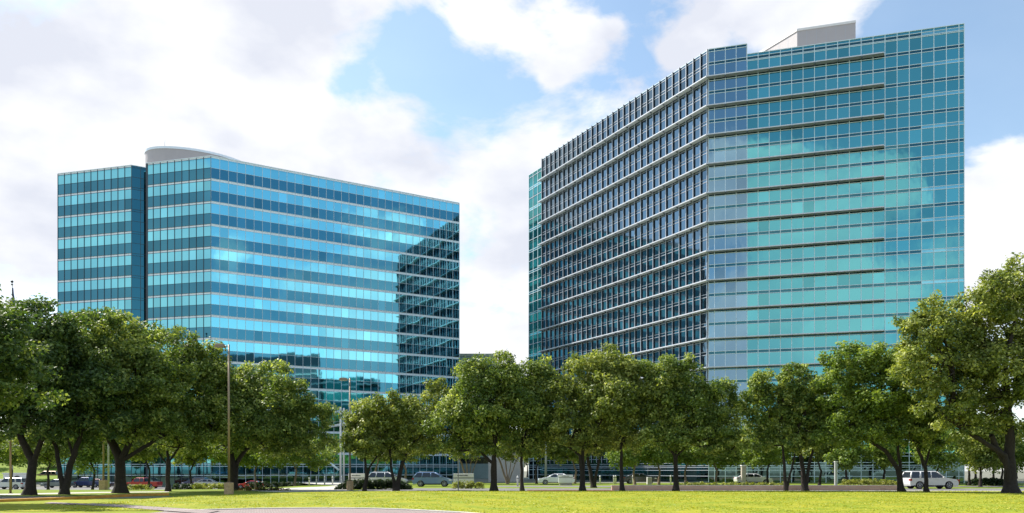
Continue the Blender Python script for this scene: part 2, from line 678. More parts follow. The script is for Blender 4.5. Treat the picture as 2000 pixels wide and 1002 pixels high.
mb = MB()
nx, ny = 90, 40
xs = np.linspace(-22, 62, nx)
V, Fc = [], []
for j in range(ny):
    for i in range(nx):
        t_ = j / (ny - 1)
        x0 = xs[i]
        yn = float(np.interp(x0, [-22, -14.5, -11.8, -8.6, -6.6, -4.5, -2.1, 0, 62], [33.0, 33.5, 35.5, 36.0, 35.6, 34.2, 32.0, 28, 27]))
        yf = 66.5 - .10 * max(0, 0 - x0) * 1.2
        if x0 < -8:
            yf = 66.5 - 1.0 - (-8 - x0) * .9
        y = yn + (yf - yn) * t_
        V.append((x0, y, float(lawn_h(x0, y))))
for j in range(ny - 1):
    for i in range(nx - 1):
        a = j * nx + i
        Fc.append((a, a + 1, a + 1 + nx, a + nx))
me = bpy.data.meshes.new('lawn')
me.from_pydata(V, [], Fc)
me.materials.append(M['lawn'])
for p in me.polygons:
    p.use_smooth = True
lawn = bpy.data.objects.new('lawn', me)
COL.objects.link(lawn)
lawn['kind'] = 'structure'

# lower-left lawn, paver strip, foreground paving
sheet('lawn', [(-80, 20), (-15, 20), (-15, 33.4), (-20, 40), (-22, 50.5), (-34, 44.5), (-80, 33)], .008, M['lawn'])
sheet('paved_path', [(-15, 20), (0, 20), (0, 28.6), (-2.1, 31.8), (-4.5, 34.0), (-6.6, 35.4), (-8.6, 35.8), (-11.8, 35.3), (-15, 33.2)], .012, M['brick'])
mb = MB()
def strip_pt(pl_, t_):
    px_ = np.interp(t_, [0, .4, .8, 1], [p[0] for p in pl_])
    py_ = np.interp(t_, [0, .4, .8, 1], [p[1] for p in pl_])
    x_, y_ = G(px_, py_)
    return (x_, y_, (float(lawn_h(x_, y_)) if x_ > -22.4 else .012) + .018)


up_ = [(100, 981.5), (240, 988), (370, 996.0), (430, 999)]
dn_ = [(85, 983.6), (228, 992.0), (345, 1001), (400, 1005)]
for i in range(30):
    mb.face([strip_pt(dn_, i / 30), strip_pt(dn_, (i + 1) / 30), strip_pt(up_, (i + 1) / 30), strip_pt(up_, i / 30)])
o = mb.build('paved_path', M['brick'])
o['kind'] = 'structure'
mb = MB()   # pale kerb at the paving's edge
kp = [(-15, 33.2), (-11.8, 35.3), (-8.6, 35.8), (-6.6, 35.4), (-4.5, 34.0), (-2.1, 31.8), (0, 28.6)]
for a, b in zip(kp, kp[1:]):
    v = Vector((b[0] - a[0], b[1] - a[1])).normalized()
    n = (-v.y, v.x)
    mb.obox(a, b, n, 0, .32, 0, .05)
o = mb.build('kerb', M['drive'])
o['kind'] = 'structure'
# yellow painted kerb on the left with the strip of lawn behind it
mb = MB()
yk = [G(-260, 995), G(0, 981), G(120, 976.5), G(200, 973), G(275, 969.0), G(330, 967.5)]
for a, b in zip(yk, yk[1:]):
    v = Vector((b[0] - a[0], b[1] - a[1])).normalized()
    n = (-v.y, v.x)
    mb.obox(a, b, n, 0, .45, 0, .16)
o = mb.build('kerb', M['yellow'])
o['kind'] = 'structure'
# concrete walk behind the trees on the left
sheet('pavement', [G(-300, 973), G(60, 966), G(190, 963), G(330, 961.2), G(330, 960.0), G(190, 961), G(60, 963.8), G(-300, 969)], .01, M['drive'])
# roads and car parks (behind the lawn)
sheet('road', [(-14, 68.2), (90, 68.2), (90, 76), (-14, 78)], .006, M['road'])
sheet('car_park', [(-93, 112), (-37, 112), (-37, 134), (-93, 134)], -.99, M['road'])
sheet('driveway', [G(535, 961), G(680, 959.5), G(692, 953), G(660, 949.5), G(500, 955.5), G(470, 957.5)], .009, M['drive'])
sheet('driveway', [G(660, 949.5), G(692, 953), G(720, 946), G(735, 941.5), G(560, 941.5), G(610, 945)], .010, M['drive'])
sheet('road', [(-2, 84), (90, 82), (90, 88), (-2, 92)], .006, M['road'])
sheet('pavement', [(-16, 66.8), (60, 66.8), (60, 68.1), (-16, 68.1)], .008, M['drive'])


# ------------------------------------------------------------ towers
def panes(mb, p0, p1, n_out, u0, u1, z0, z1, m, rng_, tilt=.0018):
    """one glass pane, set in the wall p0 + u*dir, with a slight random set"""
    d = (p1 - p0).normalized()
    a = p0 + d * u0
    b = p0 + d * u1
    o = [n_out * (rng_.gauss(0, tilt) - .02) for _ in range(3)]
    o.append(o[0] + o[2] - o[1])
    pts = [(a.x + o[0].x, a.y + o[0].y, z0), (b.x + o[1].x, b.y + o[1].y, z0), (b.x + o[2].x, b.y + o[2].y, z1), (a.x + o[3].x, a.y + o[3].y, z1)]
    mb.face(pts, m)


def tint_mesh(o, seed=0):
    me_ = o.data
    at = me_.attributes.new('tint', 'FLOAT', 'FACE')
    r = np.random.RandomState(seed)
    n_ = len(me_.polygons)
    v_ = .36 + .26 * r.rand(n_)
    q_ = r.rand(n_)
    v_[q_ < .05] = .9
    v_[q_ > .94] = .05
    at.data.foreach_set('value', v_.astype(np.float32))


def outward(p0, p1, inside):
    d = (p1 - p0).normalized()
    n = Vector((d.y, -d.x))
    if (inside - p0).dot(n) > 0:
        n = -n
    return n


V2 = lambda p: Vector((p[0], p[1]))


def at_h(px, h, Z):
    d = F * Z / h
    return Vector(((px - 1000) / F * d, d))


# ---- left tower
ZL = 56.8
A = at_h(412, 615.3, ZL)
B = at_h(897, 523, ZL)
L0 = at_h(113, 580, ZL)
dAL = (L0 - A).normalized()
lenL = (L0 - A).length
dAB = (B - A).normalized()
N1 = A + dAL * 13.75          # end of the near block of the left wall
N2 = A + dAL * 16.95          # start of the far block
NB = N2 + dAB * 3.0           # back of the notch
inL = A + dAB * 20 + Vector((0, 22))
lt = thing('office_tower', 'blue mirrored glass tower with light and dark bands and a white oval rooftop drum', 'office building', (A.x, A.y, 0))
LO = Vector((A.x, A.y))
top = ZL + EYE
rg = random.Random(3)


def loc2(p):
    return p - LO


wallsL = [(A, B, 33, 'r'), (N1, A, 9, 'l'), (L0, N2, 11, 'l'), (N2, NB, 2, 'n')]
nfl = 13
backB = B + Vector((-dAB.y, dAB.x)) * 26
backL = L0 + Vector((6, 26))
wallsL.append((B, backB, 17, 'e'))
wallsL.append((backL, L0, 17, 'e'))
for k in range(-1, nfl):
    # white line at the bottom of each storey, light band under it, dark band next
    zw = top - 4.2 - 4.1 * k      # centre of the white line above this storey
    z_w0, z_w1 = zw - .2, zw + .2
    if k == -1:
        z_w0, z_w1 = top - .3, top
    z_l0 = z_w0 - 1.8
    z_d0 = top - 4.2 - 4.1 * (k + 1) + .2
    for grp, sub in enumerate((wallsL[:2] + wallsL[4:5], wallsL[2:4] + wallsL[5:])):
        mb_l, mb_d, mb_w = MB(), MB(), MB()
        for (p0, p1, n, typ) in sub:
            q0, q1 = loc2(p0), loc2(p1)
            no = outward(q0, q1, loc2(inL))
            ln = (q1 - q0).length
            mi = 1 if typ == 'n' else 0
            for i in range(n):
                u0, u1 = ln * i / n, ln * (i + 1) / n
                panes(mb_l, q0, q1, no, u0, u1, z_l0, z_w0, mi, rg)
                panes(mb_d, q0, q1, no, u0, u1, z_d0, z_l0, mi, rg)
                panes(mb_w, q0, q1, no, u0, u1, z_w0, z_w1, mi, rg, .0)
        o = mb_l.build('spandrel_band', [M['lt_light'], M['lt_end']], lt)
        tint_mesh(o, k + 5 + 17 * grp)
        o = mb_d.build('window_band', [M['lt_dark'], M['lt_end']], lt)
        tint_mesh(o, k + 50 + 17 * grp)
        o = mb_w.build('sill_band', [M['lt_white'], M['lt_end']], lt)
        tint_mesh(o, k + 90)
z_lob = z_d0
# mullions
for (p0, p1, n, typ) in wallsL:
    q0, q1 = loc2(p0), loc2(p1)
    no = outward(q0, q1, loc2(inL))
    d_ = (q1 - q0).normalized()
    ln = (q1 - q0).length
    mb = MB()
    w = .032 if typ == 'r' else .042
    for i in range(n + 1):
        c = q0 + d_ * (ln * i / n)
        mb.obox(c - d_ * w, c + d_ * w, no, -.03, .05, -1.1, top - .02)
    wr = .025
    for k in range(-1, nfl):
        zw = top - 4.2 - 4.1 * k
        for zz in ([zw - .2, zw + .2, zw - 2.0] if k >= 0 else [top - .3, top - 2.1]):
            mb.obox(q0 + d_ * .01, q1 - d_ * .01, no, -.03, .03, zz - wr, zz + wr)
    mb.build('mullion_grid', M['alu_blue'] if typ == 'r' else M['alu_dark'], lt)
# lobby glazing under the bands
for sub in (wallsL[:2] + wallsL[4:5], wallsL[2:4] + wallsL[5:]):
    mb = MB()
    mg = MB()
    for (p0, p1, n, typ) in sub:
        q0, q1 = loc2(p0), loc2(p1)
        no = outward(q0, q1, loc2(inL))
        ln = (q1 - q0).length
        for i in range(n):
            panes(mb, q0, q1, no, ln * i / n, ln * (i + 1) / n, -1.1, z_lob, 0, rg)
        for zz in (.95, 2.6, 3.0):
            mg.obox(q0, q1, no, -.03, .04, zz - .05, zz + .05)
    o = mb.build('lobby_glazing', M['lobby'], lt)
    tint_mesh(o, 4)
    mg.build('lobby_rail', M['alu'], lt)
# roof slab, coping, dark corner strip in the notch
mb = MB()
poly = [loc2(p) for p in (A, B, backB, backL, L0, N2, NB, NB + (N1 - N2), N1)]
mb.face([(p.x, p.y, top - .5) for p in poly])
mb.build('roof', M['roof'], lt)
mb = MB()
for (p0, p1, n, typ) in wallsL:
    q0, q1 = loc2(p0), loc2(p1)
    no = outward(q0, q1, loc2(inL))
    mb.obox(q0, q1, no, -.35, .07, top, top + .12)
mb.build('coping', M['lt_white'], lt)
mb = MB()
q0, q1 = loc2(N1), loc2(N1 + dAB * 3.0)
mb.obox(q0, q1, outward(q0, q1, loc2(A)), -.25, .02, .1, top)
q0, q1 = loc2(NB), loc2(NB + (N1 - N2))
mb.obox(q0, q1, outward(q0, q1, loc2(inL)), -.2, 0, .1, top)
mb.build('notch_wall', M['alu_dark'], lt)
# oval rooftop drum
cx, cy, ea, eb = -63.0, 155.0, 10.0, 6.0
mb = MB()
ang = math.atan2(dAB.y, dAB.x)
ring = []
nseg = 72
for k in range(nseg):
    a = 2 * math.pi * k / nseg
    x = math.cos(a) * ea
    y = math.sin(a) * eb
    ring.append((cx - LO.x + x * math.cos(ang) - y * math.sin(ang), cy - LO.y + x * math.sin(ang) + y * math.cos(ang)))
zt = 64.2
for k in range(nseg):
    a_, b_ = ring[k], ring[(k + 1) % nseg]
    mb.face([(*a_, top - .6), (*b_, top - .6), (*b_, zt), (*a_, zt)], 0, True)
mb.face([(*p, zt) for p in ring])
dr = mb.build('rooftop_drum', M['white_panel'], lt)
mb = MB()
for k in range(nseg):
    a_, b_ = Vector(ring[k]), Vector(ring[(k + 1) % nseg])
    no = ((a_ + b_) / 2 - Vector((cx - LO.x, cy - LO.y))).normalized()
    mb.obox(a_, b_, no, .01, .12, zt - .35, zt + .08)
mb.build('drum_rim', M['lt_white'], dr)
mb = MB()
mb.tube([(ring[40][0] + 3, ring[40][1], zt), (ring[40][0] + 3, ring[40][1], zt + 1.6)], .05, 6)
mb.build('antenna', M['alu_grey'], dr)

# entrance porch of the left tower: slim white columns, a sloping glass canopy on a brace
ent = thing('entrance_canopy', 'tall white entrance columns carrying a slanted glass canopy in front of the blue tower', 'canopy', Wp(670, 118))
eo = Vector(Wp(670, 118)[:2])
mb = MB()


def rel(px, d, y):
    w_ = Wp(px, d, y)
    return (w_.x - eo.x, w_.y - eo.y, w_.z)


for px, d in ((665, 117), (671.5, 118)):
    b0 = rel(px, d, 920)
    mb = MB()
    mb.tube([(b0[0], b0[1], 0), (b0[0], b0[1], 11.5)], .14, 10)
    mb.build('column', M['white_paint'], ent)
mb = MB()
mb.tube([rel(638, 117, 898), rel(662, 117, 917)], .16, 8)
mb.build('brace', M['alu'], ent)
mb = MB()
p_ = [rel(628, 122, 836), rel(676, 116, 829), rel(684, 121, 829), rel(640, 128, 836)]
mb.hexa([(a, b, c) for a, b, c in p_] + [(a, b, c + .35) for a, b, c in p_])
mb.build('canopy_roof', M['alu_grey'], ent)

# ---- right tower
SR = 1.04
ZR = 58.35 * SR
FL = 4.27
C = at_h(1384, 802.8, ZR)
Dd = at_h(1060, 589 * 1.01, ZR)
dCD = (at_h(1060, 609.3, 59.8 * SR) - at_h(1384, 823, 59.8 * SR)).normalized()
Dd = C + dCD * 46.0
D2 = Dd + dCD * 5.2
Ee = at_h(1883, 873, ZR)
dCE = (Ee - C).normalized()
MOD = 1.53
RO = Vector((C.x, C.y))
rt = thing('office_tower', 'taller teal glass tower with long pale sunshades and a boxy white penthouse', 'office building', (C.x, C.y, 0))
topR = ZR + EYE
topP = 59.8 * SR + EYE
zf0 = 58.0 + EYE                 # first sunshade level
inR = C + (dCD + dCE).normalized() * 20
loc3 = lambda p: p - RO
ufront = [0, .55 * MOD] + [(.55 + i) * MOD for i in range(1, 22)] + [(Ee - C).length]
uleft = [46.0 * i / 30 for i in range(31)]
ugreen = [46.0 + 5.2 * i / 3 for i in range(4)]
nF = outward(Vector((0, 0)), dCE, loc3(inR))
nS = outward(Vector((0, 0)), dCD, loc3(inR))
Z0 = Vector((0, 0))
backE = loc3(Ee) - nF * 44
backD = loc3(D2) - nS * 30
endw = [(loc3(Ee), backE, 26), (loc3(D2), backD, 18)]
for k in range(-1, 13):
    zt_ = zf0 - FL * k
    rows = [(zt_ - .42, zt_, 's'), (zt_ - 1.95, zt_ - .42, 'p'), (zt_ - 2.38, zt_ - 1.95, 'm'), (zt_ - FL, zt_ - 2.38, 'p')]
    for ri, (z0, z1, typ) in enumerate(rows):
        mw, mst_ = MB(), MB()
        for wall, us in (('F', ufront), ('S', uleft), ('G', ugreen)):
            for i in range(len(us) - 1):
                u0, u1 = us[i], us[i + 1]
                hi = topR
                if wall == 'S' or (wall == 'F' and u1 < 3.6 * MOD):
                    hi = topP
                a0, a1 = max(z0, .2), min(z1, hi)
                if a1 - a0 < .05:
                    continue
                if wall == 'F':
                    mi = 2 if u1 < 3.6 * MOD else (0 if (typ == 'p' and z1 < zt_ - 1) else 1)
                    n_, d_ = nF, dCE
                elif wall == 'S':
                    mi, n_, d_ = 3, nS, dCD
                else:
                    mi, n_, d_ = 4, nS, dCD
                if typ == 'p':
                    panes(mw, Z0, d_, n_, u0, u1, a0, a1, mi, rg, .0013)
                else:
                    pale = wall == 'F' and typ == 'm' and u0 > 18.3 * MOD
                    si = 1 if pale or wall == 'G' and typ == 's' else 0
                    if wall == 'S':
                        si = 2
                    panes(mst_, Z0, d_, n_, u0, u1, a0, a1, si, rg, .0015)
        for (e0, e1, n) in endw:
            no = outward(e0, e1, loc3(inR))
            ln = (e1 - e0).length
            a0, a1 = max(z0, .2), min(z1, topR)
            if a1 - a0 < .05:
                continue
            for i in range(n):
                panes(mw if typ == 'p' else mst_, e0, e1, no, ln * i / n, ln * (i + 1) / n, a0, a1, 0, rg, .0025)
        if mw.f:
            o = mw.build('window_band', [M['rt_teal'], M['rt_teal2'], M['rt_blue'], M['rt_slate'], M['rt_green']], rt)
            tint_mesh(o, 200 + 4 * k + ri)
        if mst_.f:
            o = mst_.build('spandrel_band', [M['rt_strip'], M['rt_pale'], M['rt_slate']], rt)
            tint_mesh(o, 300 + 4 * k + ri)
zlob = zf0 - FL * 13
mb = MB()
for us, n_, d_ in ((ufront, nF, dCE), (uleft + ugreen[1:], nS, dCD)):
    for i in range(len(us) - 1):
        panes(mb, Z0, d_, n_, us[i], us[i + 1], .1, zlob, 0, rg, .003)
for (e0, e1, n) in endw:
    no = outward(e0, e1, loc3(inR))
    ln = (e1 - e0).length
    for i in range(n):
        panes(mb, e0, e1, no, ln * i / n, ln * (i + 1) / n, .1, zlob, 0, rg)
o = mb.build('lobby_glazing', M['lobby'], rt)
tint_mesh(o, 9)
# mullion grids
mb = MB()
for i, u in enumerate(ufront):
    hi = topP if u < 3.6 * MOD else topR
    c = dCE * u
    mb.obox(c - dCE * .04, c + dCE * .04, nF, -.03, .07, .1, hi)
for k in range(-1, 14):
    zt_ = zf0 - FL * k
    for zz in (zt_ + .0, zt_ - .42, zt_ - 1.95, zt_ - 2.38):
        if .3 < zz < topR - .2:
            mb.obox(dCE * .02, dCE * (ufront[-1] - .02), nF, -.03, .04, zz - .035, zz + .035)
        elif topR - .2 <= zz < topP:
            mb.obox(dCE * .02, dCE * 3.55 * MOD, nF, -.03, .04, zz - .035, zz + .035)
for zz in (topR - .95, 1.0, 2.55, 2.95):
    mb.obox(dCE * (3.55 * MOD if zz > 10 else .02), dCE * (ufront[-1] - .02), nF, -.03, .045, zz - .04, zz + .04)
mb.build('mullion_grid', M['alu'], rt)
mb = MB()
for k in range(-1, 14):
    zt_ = zf0 - FL * k
    for zz in (zt_ - .42, zt_ - 1.95, zt_ - 2.38):
        if .3 < zz < topP - .2:
            mb.obox(dCD * .02, dCD * 46, nS, -.03, .05, zz - .04, zz + .04)
for zz in (1.0, 2.55, 2.95):
    mb.obox(dCD * .02, dCD * 51.2, nS, -.03, .05, zz - .04, zz + .04)
mb.build('mullion_grid', M['alu_grey'], rt)
mb = MB()
for u in ugreen[1:]:
    mb.obox(dCD * (u - .04), dCD * (u + .04), nS, -.03, .07, .1, topR)
for k in range(-1, 14):
    zt_ = zf0 - FL * k
    for zz in (zt_, zt_ - .42, zt_ - 2.2):
        if .3 < zz < topR - .2:
            mb.obox(dCD * 46, dCD * 51.2, nS, -.03, .05, zz - .04, zz + .04)
mb.build('mullion_grid', M['alu'], rt)
for (e0, e1, n) in endw:
    no = outward(e0, e1, loc3(inR))
    ln = (e1 - e0).length
    d_ = (e1 - e0).normalized()
    mb = MB()
    for i in range(1, n + 1):
        c = e0 + d_ * ln * i / n
        mb.obox(c - d_ * .04, c + d_ * .04, no, -.03, .07, .1, topR)
    for k in range(-1, 14):
        zz = zf0 - FL * k
        if zz > topR - .2:
            continue
        mb.obox(e0 + d_ * .02, e1 - d_ * .02, no, -.03, .04, zz - .04, zz + .04)
    mb.build('mullion_grid', M['alu'], rt)
# vertical fins on the slate wall
for i, u in enumerate(uleft):
    c = dCD * u
    if i == 0:
        c = dCD * .12
    mb = MB()
    mb.obox(c - dCD * .045, c + dCD * .045, nS, .0, .17, 3.2, topP + .1, 0)
    mb.obox(c - dCD * .05, c + dCD * .05, nS, .17, .23, 3.2, topP + .12, 1)
    mb.build('vertical_fin', [M['alu_dark'], M['alu_grey']], rt)
# sunshades: a flat blade along both walls at every storey, in lengths of two modules
for k in range(13):
    zt_ = zf0 - FL * k
    mb = MB()
    u_end = (.55 + 15) * MOD
    miter = nF + nS
    miter = miter * (1 / miter.dot(nF))
    dep = .85
    th = .20
    cuts = [0] + [(.55 + 1 + 2 * i) * MOD for i in range(8)]
    cuts[-1] = u_end
    for a_, b_ in zip(cuts, cuts[1:]):
        g = .03
        pa, pb = dCE * a_, dCE * b_
        oa = miter * dep if a_ == 0 else nF * dep + dCE * a_
        ob = nF * dep + dCE * b_
        ia = miter * .06 if a_ == 0 else nF * .06 + pa
        ib = nF * .06 + pb
        if a_ > 0:
            oa, ia = oa + dCE * g, ia + dCE * g
        q = [oa, ob - dCE * g, ib - dCE * g, ia]
        if b_ == u_end:
            q[1] = q[1] - dCE * .25
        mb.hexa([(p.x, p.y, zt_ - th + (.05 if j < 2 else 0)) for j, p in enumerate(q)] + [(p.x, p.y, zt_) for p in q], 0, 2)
    cuts = [46.0 * i / 15 for i in range(16)]
    for a_, b_ in zip(cuts, cuts[1:]):
        g = .03
        oa = miter * dep if a_ == 0 else nS * dep + dCD * (a_ + g)
        ia = miter * .06 if a_ == 0 else nS * .06 + dCD * (a_ + g)
        e = .45 if b_ == 46.0 else -g
        ob = nS * dep + dCD * (b_ + e)
        ib = nS * .06 + dCD * (b_ + e)
        q = [ob, oa, ia, ib]
        mb.hexa([(p.x, p.y, zt_ - th + (.05 if j < 2 else 0)) for j, p in enumerate(q)] + [(p.x, p.y, zt_) for p in q])
    for i in range(1, 9):
        c = dCE * ((.55 + 2 * i - 1) * MOD)
        if c.length < u_end - .1:
            mb.obox(c - dCE * .03, c + dCE * .03, nF, .07, .8, zt_ - .34, zt_ - .215, 1)
    for i in range(1, 15):
        c = dCD * (46.0 * i / 15)
        mb.obox(c - dCD * .03, c + dCD * .03, nS, .41, .8, zt_ - .34, zt_ - .215, 1)
    mb.build('sunshade', [M['shade'], M['alu_dark'], M['shade_shadowed']], rt)
# copings, roof, raised parapet end, penthouse
mb = MB()
mb.obox(dCE * 3.55 * MOD, loc3(Ee), nF, -.3, .08, topR, topR + .1)
mb.obox(Z0, dCE * 3.55 * MOD, nF, -.3, .08, topP, topP + .1)
mb.obox(Z0, dCD * 46, nS, -.3, .01, topP, topP + .1)
mb.obox(dCD * 46, dCD * 51.2, nS, -.3, .08, topR, topR + .1)
for (e0, e1, n) in endw:
    mb.obox(e0, e1, outward(e0, e1, loc3(inR)), -.3, .08, topR + .003, topR + .103)
mb.build('coping', M['alu'], rt)
mb = MB()
e = dCE * 3.55 * MOD
mb.obox(e - dCE * .12, e, nF, -8, .0, topR - 1, topP)
e = dCD * 46
mb.obox(e - dCD * .12, e, nS, -8, .0, topR - 1, topP)
mb.build('parapet_return', M['alu_grey'], rt)
mb = MB()
poly = [Z0, loc3(Ee), backE, backD, loc3(D2)]
mb.face([(p.x, p.y, topR - .6) for p in poly])
mb.build('roof', M['roof'], rt)
mb = MB()
dp_ = 119.0
hp = 862.0
zp = EYE + hp / F * dp_
P0 = loc3(Vector(((1557 - 1000) / F * dp_, dp_)))
lenp = 0
for t_ in np.arange(1, 40, .05):
    q = P0 + RO + dCE * float(t_)
    if 1000 + F * q.x / q.y > 1671:
        lenp = float(t_)
        break
P1 = P0 + dCE * lenp
P3 = P0 + dCD * 16
P2 = P1 + dCD * 16
q = [P0, P1, P2, P3]
mb.hexa([(p.x, p.y, topR - .6) for p in q] + [(p.x, p.y, zp) for p in q])
ph = mb.build('penthouse', M['white_panel'], rt)
mb = MB()
for a_, b_ in ((P0, P1), (P3, P0), (P1, P2)):
    mb.obox(a_, b_, outward(a_, b_, (P0 + P2) / 2), .004, .1, zp - .25, zp + .1)
mb.build('penthouse_trim', M['white_paint'], ph)
mb = MB()      # panel joints
nfront = outward(P0, P1, (P0 + P2) / 2)
nside = outward(P3, P0, (P0 + P2) / 2)
for i in range(1, 6):
    c = P0.lerp(P1, i / 6)
    mb.obox(c - dCE * .02, c + dCE * .02, nfront, -.01, .012, topR - .5, zp - .26)
for i in range(1, 9):
    c = P3.lerp(P0, i / 9)
    mb.obox(c - dCD * .02, c + dCD * .02, nside, -.01, .012, topR - .5, zp - .26)
mb.build('panel_joint', M['alu_grey'], ph)

# ---- low concrete building between the towers
lb = thing('low_building', 'low grey concrete building seen in the gap between the two glass towers', 'building', Wp(930, 180))
o_ = Vector(Wp(930, 180)[:2])
mb = MB()
z_ = 1.75 + 228 / F * 180
p_ = [Vector(Wp(860, 180)[:2]) - o_, Vector(Wp(962, 180)[:2]) - o_, Vector(Wp(976, 205)[:2]) - o_, Vector(Wp(860, 205)[:2]) - o_]
mb.hexa([(p.x, p.y, 0) for p in p_] + [(p.x, p.y, z_) for p in p_])
mb.build('wall', M['concrete_grey'], lb)
mb = MB()
for a_, b_ in zip(p_[:3], p_[1:]):
    mb.obox(a_, b_, outward(a_, b_, (p_[0] + p_[2]) / 2), .0, .18, z_ - .5, z_ + .15)
mb.build('parapet', M['concrete'], lb)
mb = MB()
for j in range(6):
    mb.obox(p_[0], p_[1], outward(p_[0], p_[1], p_[2]), .003, .06, 3.5 + 3.6 * j, 5.0 + 3.6 * j)
mb.build('window_band', M['carglass'], lb)
# pale low wall further down
pw = thing('garden_wall', 'pale concrete screen wall behind the crape myrtle between the towers', 'wall', Wp(985, 125))
mb = MB()
mb.box(-2.6, 3.2, 0, .4, 0, 4.6)
mb.build('wall', M['drive'], pw)
mb = MB()
mb.box(-2.7, 3.3, -.08, .48, 4.6, 4.78)
mb.build('coping', M['concrete'], pw)


# ---- office block behind the viewer that shows mirrored in the left tower
def mirror(p):
    v = p - A
    al = dAB * v.dot(dAB)
    return A + 2 * al - v


ob_ = thing('office_block', 'dark banded office block mirrored in the lower panes of the blue tower', 'office building', (0, 0, 0))
dv = 380.0
pr = lambda px, d: mirror(Vector(((px - 1000) / F * d, d)))
h1 = 227 / F * dv + EYE
h2 = 183 / F * dv + EYE
q = [pr(300, dv), pr(627, dv), pr(627, dv + 30), pr(300, dv + 30)]
mb = MB()
mb.hexa([(p.x, p.y, 0) for p in q] + [(p.x, p.y, h1) for p in q])
mb.build('wall', M['alu_dark'], ob_)
c0 = pr(700, dv + 14)
rad_ = 11.0
mb = MB()
mb.tube([(c0.x, c0.y, 0), (c0.x, c0.y, h2)], rad_, 40)
q2 = [pr(620, dv + 3), pr(700, dv + 3), pr(700, dv + 25), pr(620, dv + 25)]
mb.hexa([(p.x, p.y, 0) for p in q2] + [(p.x, p.y, h2 - .02) for p in q2])
mb.build('round_wing', M['rt_green'], ob_)
mb = MB()
cen = (q[0] + q[2]) / 2
for j in range(12):
    zz = h1 - 6 - 4.3 * j
    for a_, b_ in ((q[0], q[1]), (q[1], q[2])):
        mb.obox(a_, b_, outward(a_, b_, cen), .05, .35, zz, zz + .55)
mb.build('sill_band', M['pole_grey'], ob_)
mb = MB()
for j in range(9):
    zz = h2 - 3 - 4.6 * j
    mb.tube([(c0.x, c0.y, zz), (c0.x, c0.y, zz + .7)], rad_ + .25, 40)
    mb.obox(q2[0], q2[1], outward(q2[0], q2[1], (q2[0] + q2[2]) / 2), .05, .35, zz, zz + .7)
mb.build('sill_band', M['pole_grey'], ob_)


# ------------------------------------------------------------ foliage
def leaf_mesh(name, cents, rads, nleaf, size, m, seed, parent=None, squash=.8):
    r = np.random.RandomState(seed)
    cents = np.array(cents, dtype=np.float64)
    rads = np.array(rads, dtype=np.float64)
    nc = len(cents)
    cnt = np.maximum(4, (nleaf * (rads / rads.mean()) ** 2).astype(int))
    idx = np.repeat(np.arange(nc), cnt)
    n = len(idx)
    dirv = r.normal(size=(n, 3))
    dirv /= np.linalg.norm(dirv, axis=1)[:, None]
    rr = r.rand(n) ** .45 * (1 + .12 * r.randn(n))
    pos = cents[idx] + dirv * (rads[idx] * rr)[:, None] * np.array([1, 1, squash])
    nor = dirv * .55 + r.normal(size=(n, 3)) * .55 + np.array([0, 0, .55])
    nor /= np.linalg.norm(nor, axis=1)[:, None]
    tan = np.cross(nor, r.normal(size=(n, 3)))
    tan /= np.linalg.norm(tan, axis=1)[:, None] + 1e-9
    bit = np.cross(nor, tan)
    s = size * (.6 + .8 * r.rand(n))
    a = tan * (s * .62)[:, None]
    b = bit * (s * .36)[:, None]
    droop = nor * (s * .12)[:, None]
    v = np.stack([pos - a, pos + b + droop, pos + a, pos - b + droop], 1).reshape(-1, 3)
    me_ = bpy.data.meshes.new(name)
    me_.vertices.add(4 * n)
    me_.vertices.foreach_set('co', v.astype(np.float32).ravel())
    me_.loops.add(4 * n)
    me_.loops.foreach_set('vertex_index', np.arange(4 * n, dtype=np.int32))
    me_.polygons.add(n)
    me_.polygons.foreach_set('loop_start', np.arange(0, 4 * n, 4, dtype=np.int32))
    me_.update(calc_edges=True)
    ct = r.rand(nc)
    tint = np.clip(.55 * ct[idx] + .45 * r.rand(n) + .12 * r.randn(n), 0, 1)
    at = me_.attributes.new('tint', 'FLOAT', 'FACE')
    at.data.foreach_set('value', tint.astype(np.float32))
    me_.materials.append(m)
    o = bpy.data.objects.new(name, me_)
    COL.objects.link(o)
    if parent is not None:
        o.parent = parent
    return o


def limb(mb, a, b, r0, r1, rr, bend=.12, n=6, seg=7):
    a, b = Vector(a), Vector(b)
    ln = (b - a).length
    off = Vector((rr.uniform(-1, 1), rr.uniform(-1, 1), rr.uniform(-.2, 1))) * ln * bend
    off2 = Vector((rr.uniform(-1, 1), rr.uniform(-1, 1), rr.uniform(-1, 1))) * ln * bend * .4
    pts, rad = [], []
    for i in range(n + 1):
        t_ = i / n
        pts.append(a.lerp(b, t_) + off * math.sin(math.pi * t_) + off2 * math.sin(2 * math.pi * t_))
        rad.append(r0 + (r1 - r0) * t_ ** .8)
    mb.tube(pts, rad, seg, 0, False)
    return pts


